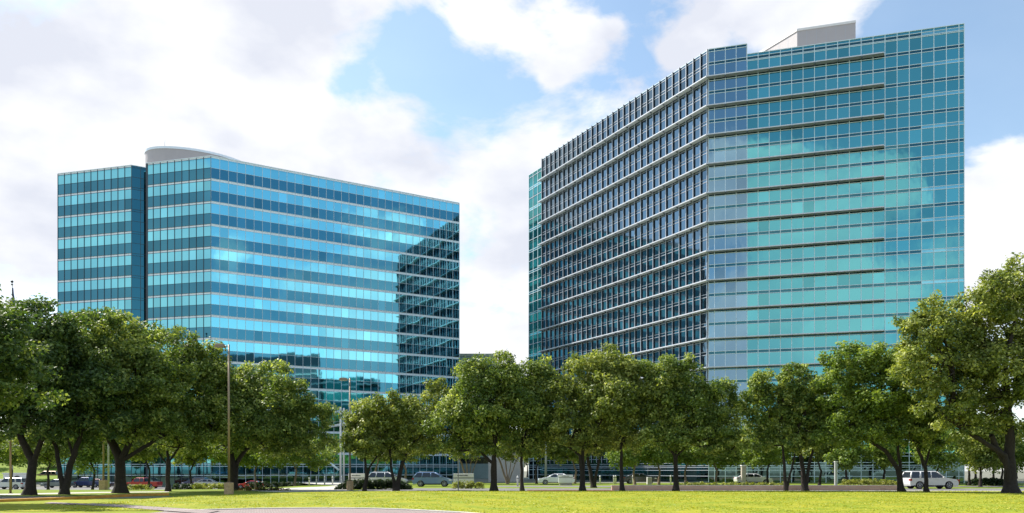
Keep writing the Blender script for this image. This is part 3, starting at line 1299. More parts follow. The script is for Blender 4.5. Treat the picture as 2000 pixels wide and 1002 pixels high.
def tree(name, label, cat, px, d, ells, tw, leaf='leaf_oak', bark='bark', seed=1, fork=None, group=None, dens=1.0, size=.2,
         stems=None, zb=0.0, depth=1.0, clump=(.42, .90)):
    """ells: crown masses as (photo x, photo y, rx, ry) seen at depth d; tw trunk radius in m at its foot;
    stems: photo points (x, y) the main stems pass through"""
    rr = random.Random(seed)
    zb += gz((px - 1000) / F * d, d)
    base = Wp(px, d, z=zb)
    t = thing(name, label, cat, base, 0, group)
    k = d / F
    cents, rads = [], []
    mains = []
    for (ex, ey, rx, ry) in ells:
        dd = rr.uniform(-.35, .35) * rx * k * depth
        c = Vector(((ex - 1000) * k - base.x, dd, EYE + (HZ - ey) * k - zb))
        RX, RZ = rx * k, ry * k
        RY = max(RX, RZ) * .9 * depth
        mains.append((c, RX, RY, RZ))
        subs = [(c, RX, RY, RZ, 1.0)]
        for _ in range(5):      # knobs that break the outline
            th_ = rr.uniform(-.5, math.pi + .5)
            ph_ = rr.uniform(-.9, .9)
            f_ = rr.uniform(.26, .42)
            cc_ = c + Vector((math.cos(th_) * math.cos(ph_) * RX, math.sin(ph_) * RY, math.sin(th_) * math.cos(ph_) * RZ)) * rr.uniform(.86, 1.06)
            subs.append((cc_, RX * f_, RY * f_, RZ * f_, .8))
        for (sc, SX, SY, SZ, sd) in subs:
            ncl = int(max(5, 10.5 * (SX * SY * SZ) ** .68 * dens * sd))
            for _ in range(ncl):
                while True:
                    v = Vector((rr.gauss(0, 1), rr.gauss(0, 1), rr.gauss(0, 1)))
                    if v.length > .1:
                        break
                v.normalize()
                q = rr.random() ** .30 * rr.uniform(.84, 1.08)
                p = sc + Vector((v.x * SX * q, v.y * SY * q, v.z * SZ * q))
                cr_ = rr.uniform(*clump) * min(1.0, .35 + .28 * min(RX, RZ))
                cents.append(p[:])
                rads.append(cr_)
    # trunk and limbs
    mb = MB()
    fk = fork if fork else 2.4
    if stems is None:
        top_ = Vector((rr.uniform(-.2, .2), rr.uniform(-.2, .2), fk))
        stems_w = [[Vector((0, 0, -.15)), top_]]
    else:
        stems_w = []
        for st in stems:
            w_ = [Vector((0, 0, -.15))]
            for (sx, sy) in st:
                w_.append(Vector(((sx - 1000) * k - base.x, rr.uniform(-.3, .3), EYE + (HZ - sy) * k - zb)))
            stems_w.append(w_)
    ends = []
    for si, st in enumerate(stems_w):
        # densify
        pts = [st[0]]
        for a, b in zip(st, st[1:]):
            for j in range(1, 5):
                pts.append(a.lerp(b, j / 4) + Vector((rr.uniform(-.04, .04), rr.uniform(-.04, .04), 0)))
        r0 = tw * (1 if si == 0 else .72 if si == 1 else .5)
        n = len(pts)
        rad = []
        for i in range(n):
            f = i / (n - 1)
            flare = 1.0 + .75 * math.exp(-max(0, pts[i].z) * 3.2)
            rad.append(r0 * (1 - .45 * f) * flare)
        mb.tube(pts, rad, 10, 0, False)
        ends.append((pts[-1], rad[-1]))
    for (c, RX, RY, RZ) in mains:
        e, r_ = min(ends, key=lambda q_: (q_[0] - c).length)
        mid = c - Vector((0, 0, RZ * .35))
        pts = limb(mb, e, mid, r_ * .85, .07, rr, .10, 8)
        for _ in range(7):
            s_ = pts[rr.randint(3, len(pts) - 1)]
            tgt = Vector(cents[rr.randrange(len(cents))])
            best = min((Vector(cents[rr.randrange(len(cents))]) for _ in range(14)), key=lambda q_: (q_ - s_).length)
            limb(mb, s_, best, .075, .02, rr, .15, 5, 5)
    mb.build('trunk', M[bark], t)
    nl = int(66 * dens ** .3 * (.2 / size) ** 1.4)
    leaf_mesh('crown', cents, rads, nl, size, M[leaf], seed * 7 + 1, t)
    return t


GF = 'spreading oaks along the far edge of the lawn'
# front row, left to right
tree('oak_tree', 'near dark oak whose leaves hang in from the left edge', 'tree', -75, 41,
     [(-85, 660, 120, 80), (-160, 670, 110, 90), (-40, 700, 85, 70), (-90, 740, 150, 70)],
     .40, 'leaf_deep', seed=10, stems=[[(-75, 880), (-80, 820), (-90, 780)], [(-72, 860), (-40, 800), (-20, 770)]], group=GF, size=.2, dens=1.0)
tree('oak_tree', 'dark tall oak cut off by the left edge of the photo, flagpole tip above it', 'tree', 57, 56,
     [(-20, 640, 70, 60), (70, 640, 70, 55), (20, 720, 110, 85), (100, 740, 70, 70), (-40, 800, 90, 70), (60, 820, 90, 45)],
     .34, 'leaf_deep', seed=11, stems=[[(60, 900), (48, 865), (30, 830)], [(60, 905), (85, 860), (105, 830)]], group=GF, size=.21, dens=1.2)
tree('oak_tree', 'dark oak with a forked leaning trunk, second from the left edge', 'tree', 125, 57,
     [(130, 680, 60, 50), (150, 750, 85, 75), (100, 800, 70, 55), (190, 815, 60, 45), (130, 840, 70, 30)],
     .27, 'leaf_deep', seed=12, stems=[[(135, 910), (148, 880), (160, 840)], [(118, 915), (105, 870), (92, 845)], [(140, 890), (135, 850)]], group=GF, size=.2, dens=1.1)
tree('oak_tree', 'large oak with thick black trunk beside the pole with square concrete footing', 'tree', 235, 61,
     [(205, 650, 62, 45), (270, 690, 62, 60), (230, 740, 95, 70), (300, 790, 75, 60), (200, 810, 70, 50), (290, 850, 60, 28), (160, 650, 38, 36)],
     .43, 'leaf_oak', seed=13, stems=[[(236, 900), (215, 860), (200, 830)], [(240, 895), (262, 850), (275, 820)], [(240, 900), (290, 868), (320, 850)]], group=GF, size=.2, dens=1.15)
tree('oak_tree', 'broad oak with slim trunk rising in front of the blue tower corner', 'tree', 328, 66,
     [(340, 685, 50, 45), (390, 720, 55, 50), (360, 770, 90, 60), (320, 820, 60, 45), (410, 820, 60, 45), (350, 865, 70, 24)],
     .19, 'leaf_oak', seed=14, stems=[[(329, 905), (328, 880)], [(333, 900), (348, 872)], [(322, 905), (305, 875)]], group=GF, size=.2, dens=1.1)
tree('oak_tree', 'wide low oak right of the tall lamp post, covering the blue tower base', 'tree', 457, 70,
     [(500, 745, 55, 42), (450, 760, 55, 45), (550, 785, 60, 42), (600, 820, 48, 42), (470, 820, 85, 55), (560, 850, 75, 38), (430, 860, 60, 30), (520, 870, 80, 26)],
     .36, 'leaf_oak', seed=15, stems=[[(455, 900), (450, 870)], [(462, 905), (478, 880), (500, 860)]], group=GF, size=.2, dens=1.1)
tree('oak_tree', 'oak with slanting double trunk behind the dark clipped hedge', 'tree', 773, 68,
     [(770, 815, 55, 40), (720, 830, 42, 45), (820, 840, 50, 45), (770, 865, 75, 32), (860, 790, 40, 40)],
     .22, 'leaf_olive', seed=16, stems=[[(785, 910), (795, 880)], [(766, 920), (760, 880)]], group=GF, size=.19)
tree('oak_tree', 'small oak with leaning trunk just right of the second lamp post', 'tree', 712, 67,
     [(705, 845, 34, 40), (740, 820, 32, 38), (712, 880, 36, 18)],
     .15, 'leaf_olive', seed=17, stems=[[(716, 920), (712, 890)], [(722, 910), (745, 880)]], group=GF, size=.19)
tree('oak_tree', 'dense oak with straight dark trunk behind the yellow green hedge', 'tree', 965, 66,
     [(940, 745, 50, 42), (985, 740, 40, 45), (930, 800, 62, 52), (880, 825, 45, 48), (985, 810, 55, 55), (900, 870, 50, 26), (960, 862, 50, 28)],
     .27, 'leaf_oak', seed=18, stems=[[(965, 900), (966, 875)], [(962, 905), (935, 880)]], group=GF, size=.19, dens=1.1)
tree('oak_tree', 'oak with slim trunk in front of the red mulch bed end', 'tree', 1020, 68,
     [(1030, 740, 45, 45), (1060, 760, 40, 45), (1025, 810, 60, 55), (1060, 840, 50, 40), (1030, 870, 45, 22)],
     .16, 'leaf_oak', seed=19, stems=[[(1019, 905), (1018, 875)]], group=GF, size=.19, dens=1.1)
tree('oak_tree', 'tall rounded oak whose top crosses the slate wall of the teal tower', 'tree', 1138, 67,
     [(1150, 740, 52, 50), (1190, 715, 48, 38), (1130, 790, 55, 50), (1180, 790, 60, 55), (1120, 850, 50, 32), (1170, 860, 55, 26), (1210, 750, 40, 45)],
     .23, 'leaf_olive', seed=20, stems=[[(1139, 905), (1138, 875)], [(1133, 890), (1110, 872)]], group=GF, size=.19, dens=1.15)
tree('oak_tree', 'oak with a low V shaped trunk set back between two straight trunks', 'tree', 1160, 80,
     [(1165, 850, 40, 35), (1190, 860, 30, 25), (1140, 865, 30, 24)],
     .24, 'leaf_oak', seed=21, stems=[[(1152, 915), (1145, 880)], [(1166, 915), (1175, 880)]], group=GF, size=.2)
tree('oak_tree', 'oak with grey straight trunk left of the trunk with the broad lawn shadow', 'tree', 1215, 67,
     [(1250, 740, 48, 45), (1230, 800, 55, 52), (1270, 780, 45, 45), (1220, 855, 50, 32)],
     .19, 'leaf_olive', seed=22, stems=[[(1214, 905), (1214, 870)]], group=GF, size=.19, dens=1.1)
tree('oak_tree', 'round oak with black trunk throwing a broad shadow on the lawn', 'tree', 1320, 66,
     [(1300, 745, 45, 45), (1350, 745, 32, 38), (1325, 800, 75, 55), (1400, 785, 42, 42), (1410, 830, 45, 42), (1300, 850, 60, 30), (1370, 858, 60, 28), (1425, 870, 30, 26)],
     .23, 'leaf_oak', seed=23, stems=[[(1320, 905), (1321, 880)], [(1318, 890), (1300, 868)], [(1323, 890), (1345, 868)]], group=GF, size=.19, dens=1.15)
tree('sweetgum_tree', 'slender tree with two crossing stems in front of the teal wall', 'tree', 1535, 68,
     [(1495, 760, 28, 34), (1530, 765, 14, 34), (1485, 810, 42, 45), (1530, 835, 42, 42), (1480, 860, 40, 34)],
     .16, 'leaf_oak', seed=24, stems=[[(1530, 905), (1527, 870)], [(1548, 915), (1556, 880)]], group=GF, size=.21)
tree('sweetgum_tree', 'pointed tree with a V shaped trunk right of the crossing stems', 'tree', 1573, 68,
     [(1552, 745, 22, 34), (1582, 765, 28, 38), (1560, 810, 42, 42), (1600, 820, 40, 45), (1570, 860, 50, 28)],
     .24, 'leaf_oak', seed=25, stems=[[(1568, 905), (1560, 870)], [(1582, 900), (1592, 872)]], group=GF, size=.21)
tree('elm_tree', 'feathery bright elm leaning left behind the white SUV tail', 'tree', 1762, 65,
     [(1665, 710, 48, 36), (1720, 715, 48, 36), (1640, 770, 42, 50), (1700, 780, 60, 50), (1730, 810, 50, 40), (1650, 840, 42, 40), (1700, 850, 42, 26), (1770, 720, 40, 45)],
     .24, 'leaf_bright', seed=26, stems=[[(1752, 915), (1725, 880), (1700, 862)], [(1760, 905), (1752, 860)]], group=GF, size=.2, dens=1.1)
tree('elm_tree', 'slim elm with Y shaped trunk in front of the white SUV door', 'tree', 1810, 64,
     [(1800, 800, 45, 50), (1770, 830, 40, 40), (1830, 840, 40, 35), (1800, 860, 40, 22)],
     .17, 'leaf_oak', seed=27, stems=[[(1810, 915), (1795, 885), (1788, 865)], [(1812, 905), (1822, 865)]], group=GF, size=.2)
tree('oak_tree', 'huge oak with massive trunk at the right edge of the photo', 'tree', 1975, 60,
     [(1970, 560, 55, 45), (2010, 600, 60, 60), (1900, 610, 62, 55), (1830, 640, 58, 45), (1795, 640, 40, 34), (1880, 700, 85, 60), (1800, 710, 60, 52), (1960, 740, 80, 65),
      (1840, 780, 60, 45), (1920, 800, 55, 40), (2030, 720, 60, 70), (1870, 830, 40, 26), (1990, 830, 40, 26), (1960, 655, 60, 50)],
     .47, 'leaf_olive', seed=28, stems=[[(1976, 900), (1974, 850), (1972, 800)], [(1972, 910), (1950, 875), (1935, 850)], [(1960, 890), (1900, 850), (1860, 825)]], group=GF, size=.2, dens=.95)

GB = 'smaller trees in front of the tower lobbies'
bt = [
    (575, 100, [(560, 885, 45, 26), (610, 890, 40, 22)], 'leaf_bright', 'bark_tan', 'pale leafy small tree below the wide low oak'),
    (500, 102, [(500, 890, 45, 22), (460, 893, 40, 20)], 'leaf_bright', 'bark_tan', 'pale leafy small tree behind the red coupe'),
    (290, 96, [(290, 870, 40, 26), (270, 885, 30, 20)], 'leaf_olive', 'bark', 'small shaded tree behind the red pickup truck'),
    (375, 100, [(385, 880, 40, 24), (360, 890, 30, 20)], 'leaf_olive', 'bark', 'small tree behind the pale parked saloon'),
    (180, 92, [(178, 850, 32, 40), (195, 890, 24, 30), (160, 895, 22, 28)], 'leaf_bright', 'bark', 'bright bushy tree behind the dark blue pickup'),
    (95, 90, [(95, 870, 36, 30), (70, 880, 30, 24)], 'leaf_olive', 'bark', 'small tree seen between the two leftmost trunks'),
    (20, 110, [(15, 880, 40, 26), (50, 870, 34, 24)], 'leaf_bright', 'bark', 'sunlit tree on the grassy rise at far left'),
    (915, 104, [(915, 878, 34, 20), (935, 870, 28, 18)], 'leaf_olive', 'bark_tan', 'crape myrtle with pale fanning stems by the middle sign'),
    (790, 100, [(800, 885, 30, 18), (770, 880, 30, 20)], 'leaf_olive', 'bark_tan', 'small tan trunked tree behind the silver wagon roof'),
    (735, 100, [(735, 885, 28, 16), (750, 878, 24, 18)], 'leaf_olive', 'bark_tan', 'slim tan trunked tree right of the first white sign'),
    (992, 104, [(1000, 880, 30, 20), (985, 870, 30, 20)], 'leaf_olive', 'bark_tan', 'leaning pale trunk tree right of the crape myrtle'),
    (1048, 106, [(1050, 880, 30, 22), (1070, 872, 28, 22)], 'leaf_olive', 'bark', 'tree with grey trunk left of the white saloon'),
    (1122, 108, [(1122, 880, 30, 22), (1095, 885, 28, 18)], 'leaf_olive', 'bark_tan', 'mossy slim tree behind the third white sign'),
    (1240, 98, [(1240, 885, 34, 24), (1215, 895, 26, 20)], 'leaf_bright', 'bark_tan', 'pale leafed tree with tan trunk behind the dark saloon'),
    (1286, 99, [(1290, 890, 34, 22), (1275, 880, 30, 20)], 'leaf_bright', 'bark_tan', 'pale leafed tree with thin reddish stems left of the black trunk'),
    (1340, 99, [(1345, 885, 32, 24), (1370, 893, 26, 18)], 'leaf_bright', 'bark_tan', 'pale leafed tree just right of the black trunk'),
    (1397, 99, [(1400, 888, 34, 22), (1420, 893, 26, 20)], 'leaf_bright', 'bark_tan', 'pale leafed tree with tan trunk left of the grey pillar'),
    (1500, 96, [(1500, 885, 42, 24), (1475, 893, 26, 20)], 'leaf_bright', 'bark', 'leafy young tree right of the grey pillar'),
    (1600, 92, [(1610, 870, 30, 24), (1590, 880, 26, 20)], 'leaf_olive', 'bark', 'small tree behind the V shaped trunk tree'),
    (1655, 88, [(1660, 892, 22, 24), (1645, 905, 16, 16)], 'leaf_bright', 'bark', 'low young tree in front of the lobby by the white post'),
    (1725, 88, [(1730, 900, 20, 18), (1715, 880, 24, 24)], 'leaf_bright', 'bark', 'low young tree behind the pale shrub hedge'),
    (1835, 86, [(1835, 885, 28, 28), (1820, 900, 20, 18)], 'leaf_bright', 'bark', 'young tree behind the white SUV bonnet'),
    (1915, 86, [(1915, 880, 30, 36), (1935, 900, 22, 24), (1930, 860, 30, 30)], 'leaf_olive', 'bark', 'small tree at the right end of the teal tower lobby'),
    (1893, 92, [(1890, 870, 34, 30), (1870, 850, 30, 26), (1900, 895, 24, 18)], 'leaf_bright', 'bark', 'leafy tree in the gap left of the massive right trunk'),
    (1955, 100, [(1950, 885, 32, 32), (1990, 880, 36, 36)], 'leaf_bright', 'bark', 'tree seen behind the massive right trunk'),
]
for i, (px, d, el, lf, bk, lab) in enumerate(bt):
    el = [(a_, b_ - 4, c_ * 1.28, d_ * 1.22) for a_, b_, c_, d_ in el]
    st = [[(px + (-2 if i % 2 else 3), 920), (px + (4 if i % 2 else -4), 900)]]
    if 'crape' in lab:
        st = [[(px - 14, 905), (px - 22, 885)], [(px - 4, 905), (px - 6, 880)], [(px + 5, 905), (px + 10, 880)], [(px + 14, 905), (px + 24, 885)]]
    tree('small_tree', lab, 'tree', px, d, el, .15, lf, bk, seed=100 + i, stems=st, group=GB, size=.24, dens=1.0, clump=(.6, 1.0))

# distant tree belt closing the view at ground level
GD = 'distant trees on the horizon'
k_ = 0
dl = [(-40, 'at the far left edge'), (5, 'just right of the left edge'), (60, 'behind the arched white kiosk'), (100, 'behind the second trunk gap'), (920, 'left of the pale screen wall'), (955, 'behind the pale screen wall'), (1000, 'right of the pale screen wall'), (1030, 'against the slate wall foot'),
      (1905, 'beside the teal tower end'), (1940, 'left of the massive right trunk'), (1985, 'behind the massive right trunk'), (2040, 'at the right edge')]
for px, where in dl:
    k_ += 1
    d = 150 + 12 * (k_ % 3) + (40 if 900 < px < 1040 else 0)
    tree('distant_tree', 'distant hazy green tree ' + where, 'tree', px, d, [(px, 880, 32, 26), (px + 16, 890, 24, 20), (px - 18, 893, 24, 18)],
         .22, 'leaf_far', seed=300 + k_, stems=[[(px, 908)]], group=GD, size=.42, dens=.5, clump=(.9, 1.5))
# far green rise at left
mb = MB()
bx = [-170 + 5 * i for i in range(23)]
by = [146 + 4 * i for i in range(16)]


def bank_h(x, y):
    e = sst(146, 172, y) * (1 - sst(182, 206, y)) * (1 - sst(-88, -66, x)) * sst(-170, -150, x)
    return -.2 + e * (4.3 + .5 * math.sin(x * .13) + .3 * math.sin(y * .3 + x * .07))


for j in range(len(by) - 1):
    for i in range(len(bx) - 1):
        mb.face([(bx[i + a_], by[j + b_], bank_h(bx[i + a_], by[j + b_])) for a_, b_ in ((0, 0), (1, 0), (1, 1), (0, 1))], 0, True)
o = mb.build('grassy_bank', M['verge'])
o['kind'] = 'structure'


def hedge(name, label, cat, x0, x1, d, h, w, leaf, seed, round_=.5, size=.13, dens=1.0, z=0.0):
    a, b = Wp(x0, d), Wp(x1, d)
    t = thing(name, label, cat, (a + b) / 2)
    rr = random.Random(seed)
    ln = (b - a).length
    cents, rads = [], []
    n = int(ln * w * h * 22 * dens) + 10
    for _ in range(n):
        x = rr.uniform(-ln / 2, ln / 2)
        y = rr.uniform(-w / 2, w / 2)
        zz = rr.random() ** .6 * h * (1 - round_ * (abs(x) / (ln / 2)) ** 6)
        cents.append((x, y, max(.08, zz - .1) + z))
        rads.append(rr.uniform(.14, .28))
    leaf_mesh('foliage', cents, rads, 26, size, M[leaf], seed, t)
    mb_ = MB()
    for i in range(int(ln / .8) + 1):
        x = -ln / 2 + .2 + i * .8
        if x < ln / 2 - .1:
            mb_.tube([(x, 0, -.05), (x + .06, .03, h * .45)], .03, 5)
    mb_.build('stem', M['bark'], t)
    return t


hedge('hedge', 'dark clipped hedge behind the second lamp post footing', 'hedge', 659, 802, 73, .95, 1.3, 'leaf_hedge', 401, .75, .12, 2.4)
hedge('hedge', 'bright yellow green hedge in front of the middle white sign', 'hedge', 884, 944, 76, .75, 1.2, 'leaf_yellow', 402, .3, .12)
hedge('hedge', 'pale flowering shrub row on top of the pink stone wall', 'hedge', 1640, 1752, 72, .62, 1.1, 'leaf_yellow', 403, .2, .13, z=.38)
hedge('hedge', 'dark green hedge between the slim oak trunk and the tall lamp post', 'hedge', 338, 385, 82, .8, 1.4, 'leaf_hedge', 404, .5, .13)
hedge('shrub_row', 'yellow green shrubs left of the tall lamp post footing', 'shrubs', 375, 442, 76, .62, 1.6, 'leaf_yellow', 405, .4, .13)
hedge('flower_bed', 'low yellow green bed in front of the red pickup truck', 'flower bed', 243, 294, 74, .5, 1.4, 'leaf_yellow', 406, .6, .13)
hedge('flower_bed', 'dark bed with red flowers right of the tall lamp post footing', 'flower bed', 462, 566, 69, .28, 1.4, 'flower', 407, .8, .13)
hedge('shrub_row', 'low ochre ground cover along the lobby behind the stone wall', 'shrubs', 1320, 1540, 92, .4, 2.0, 'leaf_yellow', 408, .2, .15, .5)
hedge('shrub_row', 'dark shrubs under the tree at the right end of the lobby', 'shrubs', 1895, 1960, 92, .9, 1.6, 'leaf_hedge', 409, .5, .16)
hedge('shrub_row', 'low dark shrubs at the foot of the blue tower wall', 'shrubs', 480, 600, 112, .9, 1.6, 'leaf_hedge', 410, .3, .18, .6)

# trees off to the right that only show mirrored in the foot of the left tower
GR = 'trees mirrored in the blue tower'
src = None


def mirror_left(p):
    v = p - A
    return A + 2 * dAL * v.dot(dAL) - v


spots = [mirror(Vector(((px - 1000) / F * (335 + 14 * (i % 3)), 335 + 14 * (i % 3)))) for i, px in enumerate(range(420, 900, 34))]
spots += [mirror_left(Vector(((px - 1000) / F * (250 + 9 * (i % 3)), 250 + 9 * (i % 3)))) for i, px in enumerate(range(110, 430, 40))]
for i, p_ in enumerate(spots):
    if src is None:
        src = thing('reflected_tree', 'tall tree mirrored in the lowest panes of the blue tower', 'tree', (p_.x, p_.y, 0), 0, GR)
        rr_ = random.Random(5)
        cs = [(rr_.gauss(0, 3.4), rr_.gauss(0, 3.4), rr_.uniform(4.5, 18)) for _ in range(90)]
        leaf_mesh('crown', cs, [rr_.uniform(1.4, 2.4) for _ in cs], 60, .7, M['leaf_deep'], 77, src)
        mb = MB()
        mb.tube([(0, 0, -.2), (.2, 0, 4), (0, .1, 9)], [.5, .38, .2], 10)
        mb.build('trunk', M['bark'], src)
    else:
        c_ = copy_tree(src)
        c_.location = (p_.x, p_.y, 0)
        c_.rotation_euler = (0, 0, i * 1.3)
        c_.scale = (1.15, 1.15, 1.05 + .35 * ((i * 7) % 5) / 4)

# short tufts over the lawn
r_ = np.random.RandomState(21)
n_ = 120000
x_ = r_.uniform(-22, 50, n_)
y_ = 27 + 40 * r_.rand(n_) ** 1.1
yn_ = np.interp(x_, [-22, -14.5, -11.8, -8.6, -6.6, -4.5, -2.1, 0, 62], [33.0, 33.5, 35.5, 36.0, 35.6, 34.2, 32.0, 28, 27])
k_ = (y_ > yn_ + .15) & (np.abs(x_) < y_ * .72) & ((x_ > -8) | (y_ < 64 + .9 * (x_ + 8)))
pt_ = np.sin(x_ * .9 + 2 * np.sin(y_ * .35)) + np.sin(y_ * .8 + 1.7 * np.sin(x_ * .45 + 1)) + .8 * np.sin(x_ * 2.3 + y_ * .6)
k_ &= r_.rand(n_) < .55 + .22 * pt_
x_, y_ = x_[k_], y_[k_]
z_ = lawn_h(x_, y_)
n_ = len(x_)
th_ = r_.uniform(0, math.pi, n_)
w_ = r_.uniform(.018, .05, n_)
h_ = r_.uniform(.010, .028, n_)
lx, ly = r_.normal(0, .03, n_), r_.normal(0, .03, n_)
ca, sa = np.cos(th_) * w_, np.sin(th_) * w_
v4 = np.stack([np.stack([x_ - ca, y_ - sa, z_ - .01], 1), np.stack([x_ + ca, y_ + sa, z_ - .01], 1),
               np.stack([x_ + ca * .7 + lx, y_ + sa * .7 + ly, z_ + h_], 1), np.stack([x_ - ca * .7 + lx, y_ - sa * .7 + ly, z_ + h_], 1)], 1).reshape(-1, 3)
me = bpy.data.meshes.new('grass_tufts')
me.vertices.add(4 * n_)
me.vertices.foreach_set('co', v4.astype(np.float32).ravel())
me.loops.add(4 * n_)
me.loops.foreach_set('vertex_index', np.arange(4 * n_, dtype=np.int32))
me.polygons.add(n_)
me.polygons.foreach_set('loop_start', np.arange(0, 4 * n_, 4, dtype=np.int32))
me.update(calc_edges=True)
at = me.attributes.new('tint', 'FLOAT', 'FACE')
at.data.foreach_set('value', r_.rand(n_).astype(np.float32))
M['tuft'] = leaf_mat('grass_tuft', (.20, .27, .02), (.36, .38, .03), (.52, .46, .06), .3)
me.materials.append(M['tuft'])
o = bpy.data.objects.new('grass_tufts', me)
COL.objects.link(o)
tag(o, 'short sunlit grass growing over the whole front lawn', 'grass', kind='stuff')

# mulch bed and stone wall
sheet('mulch_bed', [Wp(1030, 67.9)[:2], Wp(1200, 67.9)[:2], Wp(1200, 70.5)[:2], Wp(1030, 70.5)[:2]], .02, M['mulch'])
sw = thing('stone_wall', 'long low pink stone retaining wall along the road behind the lawn', 'wall', Wp(1450, 69.6))
x0, x1 = Wp(1195, 69.6).x - Wp(1450, 69.6).x, Wp(1756, 69.6).x - Wp(1450, 69.6).x
mb = MB()
mb.box(x0, x1, 0, .35, 0, .40)
mb.build('wall', M['pinkstone'], sw)
mb = MB()
mb.box(x0 - .04, x1 + .04, -.04, .39, .40, .46)
mb.build('coping', M['drive'], sw)


# ------------------------------------------------------------ street furniture
def lamp_post(label, px, d, ht, base_h, base_r, head=True, m='pole_bronze', square=False, r=.085):
    t = thing('lamp_post', label, 'lamp post', Wp(px, d), 0, 'lamp posts on concrete footings' if base_h else None)
    if base_h:
        mb_ = MB()
        if square:
            mb_.box(-base_r, base_r, -base_r, base_r, 0, base_h)
        else:
            mb_.tube([(0, 0, 0), (0, 0, base_h - .03), (0, 0, base_h)], [base_r, base_r, base_r - .03], 28, smooth=False)
        mb_.build('footing', M['tan_stone'], t)
    mb_ = MB()
    mb_.tube([(0, 0, base_h), (0, 0, base_h + .05)], r * 1.9, 12)
    mb_.tube([(0, 0, base_h), (0, 0, ht)], [r, r * .72], 12)
    mb_.build('pole', M[m], t)
    if head:
        mb_ = MB()
        mb_.tube([(0, 0, ht - .12), (-.35, 0, ht - .08)], .04, 6)
        mb_.build('arm', M[m], t)
        mb_ = MB()
        mb_.hexa([(-.98, -.24, ht - .20), (-.26, -.24, ht - .20), (-.26, .24, ht - .20), (-.98, .24, ht - .20),
                  (-.92, -.18, ht + .04), (-.32, -.18, ht + .04), (-.32, .18, ht + .04), (-.92, .18, ht + .04)])
        hd = mb_.build('lamp_head', M[m], t, bevel=.03)
        mb_ = MB()
        mb_.box(-.92, -.32, -.18, .18, ht - .215, ht - .203)
        mb_.build('lens', M['lamp'], hd)
    return t


lamp_post('tall bronze lamp post on a round tan concrete footing at the lawn edge', 447, 55, 10.8, .92, .33)
lamp_post('bronze lamp post on a round footing beside the dark clipped hedge', 683.5, 70, 10.2, .82, .30)
lamp_post('bronze lamp post on a tan footing left of the thick black oak trunk', 202, 72, 10.0, .9, .28, square=True)
lamp_post('bare bronze pole standing on the grass at the left edge', 20.5, 60, 9.0, 0, .3, True, 'pole_bronze')
lamp_post('thin pale pole leaning out behind the bronze post near the thick trunk', 212, 74, 8.5, 0, .3, False, 'pole_grey', r=.09)
lamp_post('thin pale pole in front of the middle white sign', 895, 69, 8.0, 0, .3, False, 'pole_grey', r=.045)
lamp_post('thin grey lobby pole behind the white saloon', 1066, 104, 8.5, 0, .3, False, 'pole_grey', r=.16)

# flag pole behind the trees at far left
fp = thing('flagpole', 'distant flagpole with dark ball finial above the leftmost trees', 'flagpole', Wp(23.5, 120))
zt_ = EYE + (HZ - 540) / F * 120
mb = MB()
mb.tube([(0, 0, 0), (0, 0, zt_)], [.16, .07], 10)
mb.build('pole', M['pole_grey'], fp)
mb = MB()
mb.tube([(0, 0, zt_ - .35 + .0), (0, 0, zt_ - .2)], .16, 8)
for i in range(5):
    pass
mb.tube([(0, 0, zt_ + .0), (0, 0, zt_ + .07), (0, 0, zt_ + .2), (0, 0, zt_ + .33), (0, 0, zt_ + .4)], [.03, .15, .21, .15, .03], 10)
mb.build('finial', M['black'], fp)
mb = MB()
fm = mat('navy_flag_cloth', (.10, .11, .25), .8, 0, noise=(1, .5))
prof = [(0, .08), (-.9, .2), (-1.8, .42), (-2.8, .55), (-3.8, .42)]
for (za, wa), (zb_, wb) in zip(prof, prof[1:]):
    n_ = 6
    for j in range(n_):
        f0, f1 = j / n_, (j + 1) / n_
        y_ = lambda f, z_: .12 * math.sin(f * 14 + z_)
        mb.face([(.06 + wa * f0, y_(f0, za), zt_ - .8 + za), (.06 + wb * f0, y_(f0, zb_), zt_ - .8 + zb_), (.06 + wb * f1, y_(f1, zb_), zt_ - .8 + zb_), (.06 + wa * f1, y_(f1, za), zt_ - .8 + za)], 0, True)
mb.build('flag', fm, fp)


def sign(label, px, d, w, h, z0=.15):
    t = thing('monument_sign', label, 'sign', Wp(px, d), 0, 'white monument signs')
    mb_ = MB()
    mb_.box(-w / 2 + .1, w / 2 - .1, -.16, .16, 0, z0)
    mb_.build('plinth', M['concrete'], t)
    mb_ = MB()
    mb_.box(-w / 2, w / 2, -.2, .2, z0, z0 + h * .62)
    mb_.build('panel', M['white_paint'], t, bevel=.02)
    mb_ = MB()
    mb_.box(-w / 2 + .04, w / 2 - .04, -.16, .16, z0 + h * .62, z0 + h * .68)
    mb_.build('reveal', M['black'], t)
    mb_ = MB()
    mb_.box(-w / 2, w / 2, -.2, .2, z0 + h * .68, z0 + h)
    hd = mb_.build('header', M['white_paint'], t, bevel=.02)
    mb_ = MB()
    # row of small dark letter-like strokes, too small to read in the photo
    rr = random.Random(int(px))
    x = -w * .30
    while x < w * .22:
        s_ = rr.uniform(.05, .09)
        mb_.box(x, x + s_, -.214, -.203, z0 + h * .80, z0 + h * (.80 + rr.choice([.06, .07, .09])))
        x += s_ + .025
    mb_.build('lettering', M['black'], hd)
    return t


sign('white monument sign behind the second lamp post', 697.5, 80, 1.75, 1.35)
sign('white monument sign behind the yellow green hedge', 905.5, 80, 2.1, 1.35)
sign('white monument sign hiding the tail of the white saloon', 1105, 94, 1.75, .98, .3)


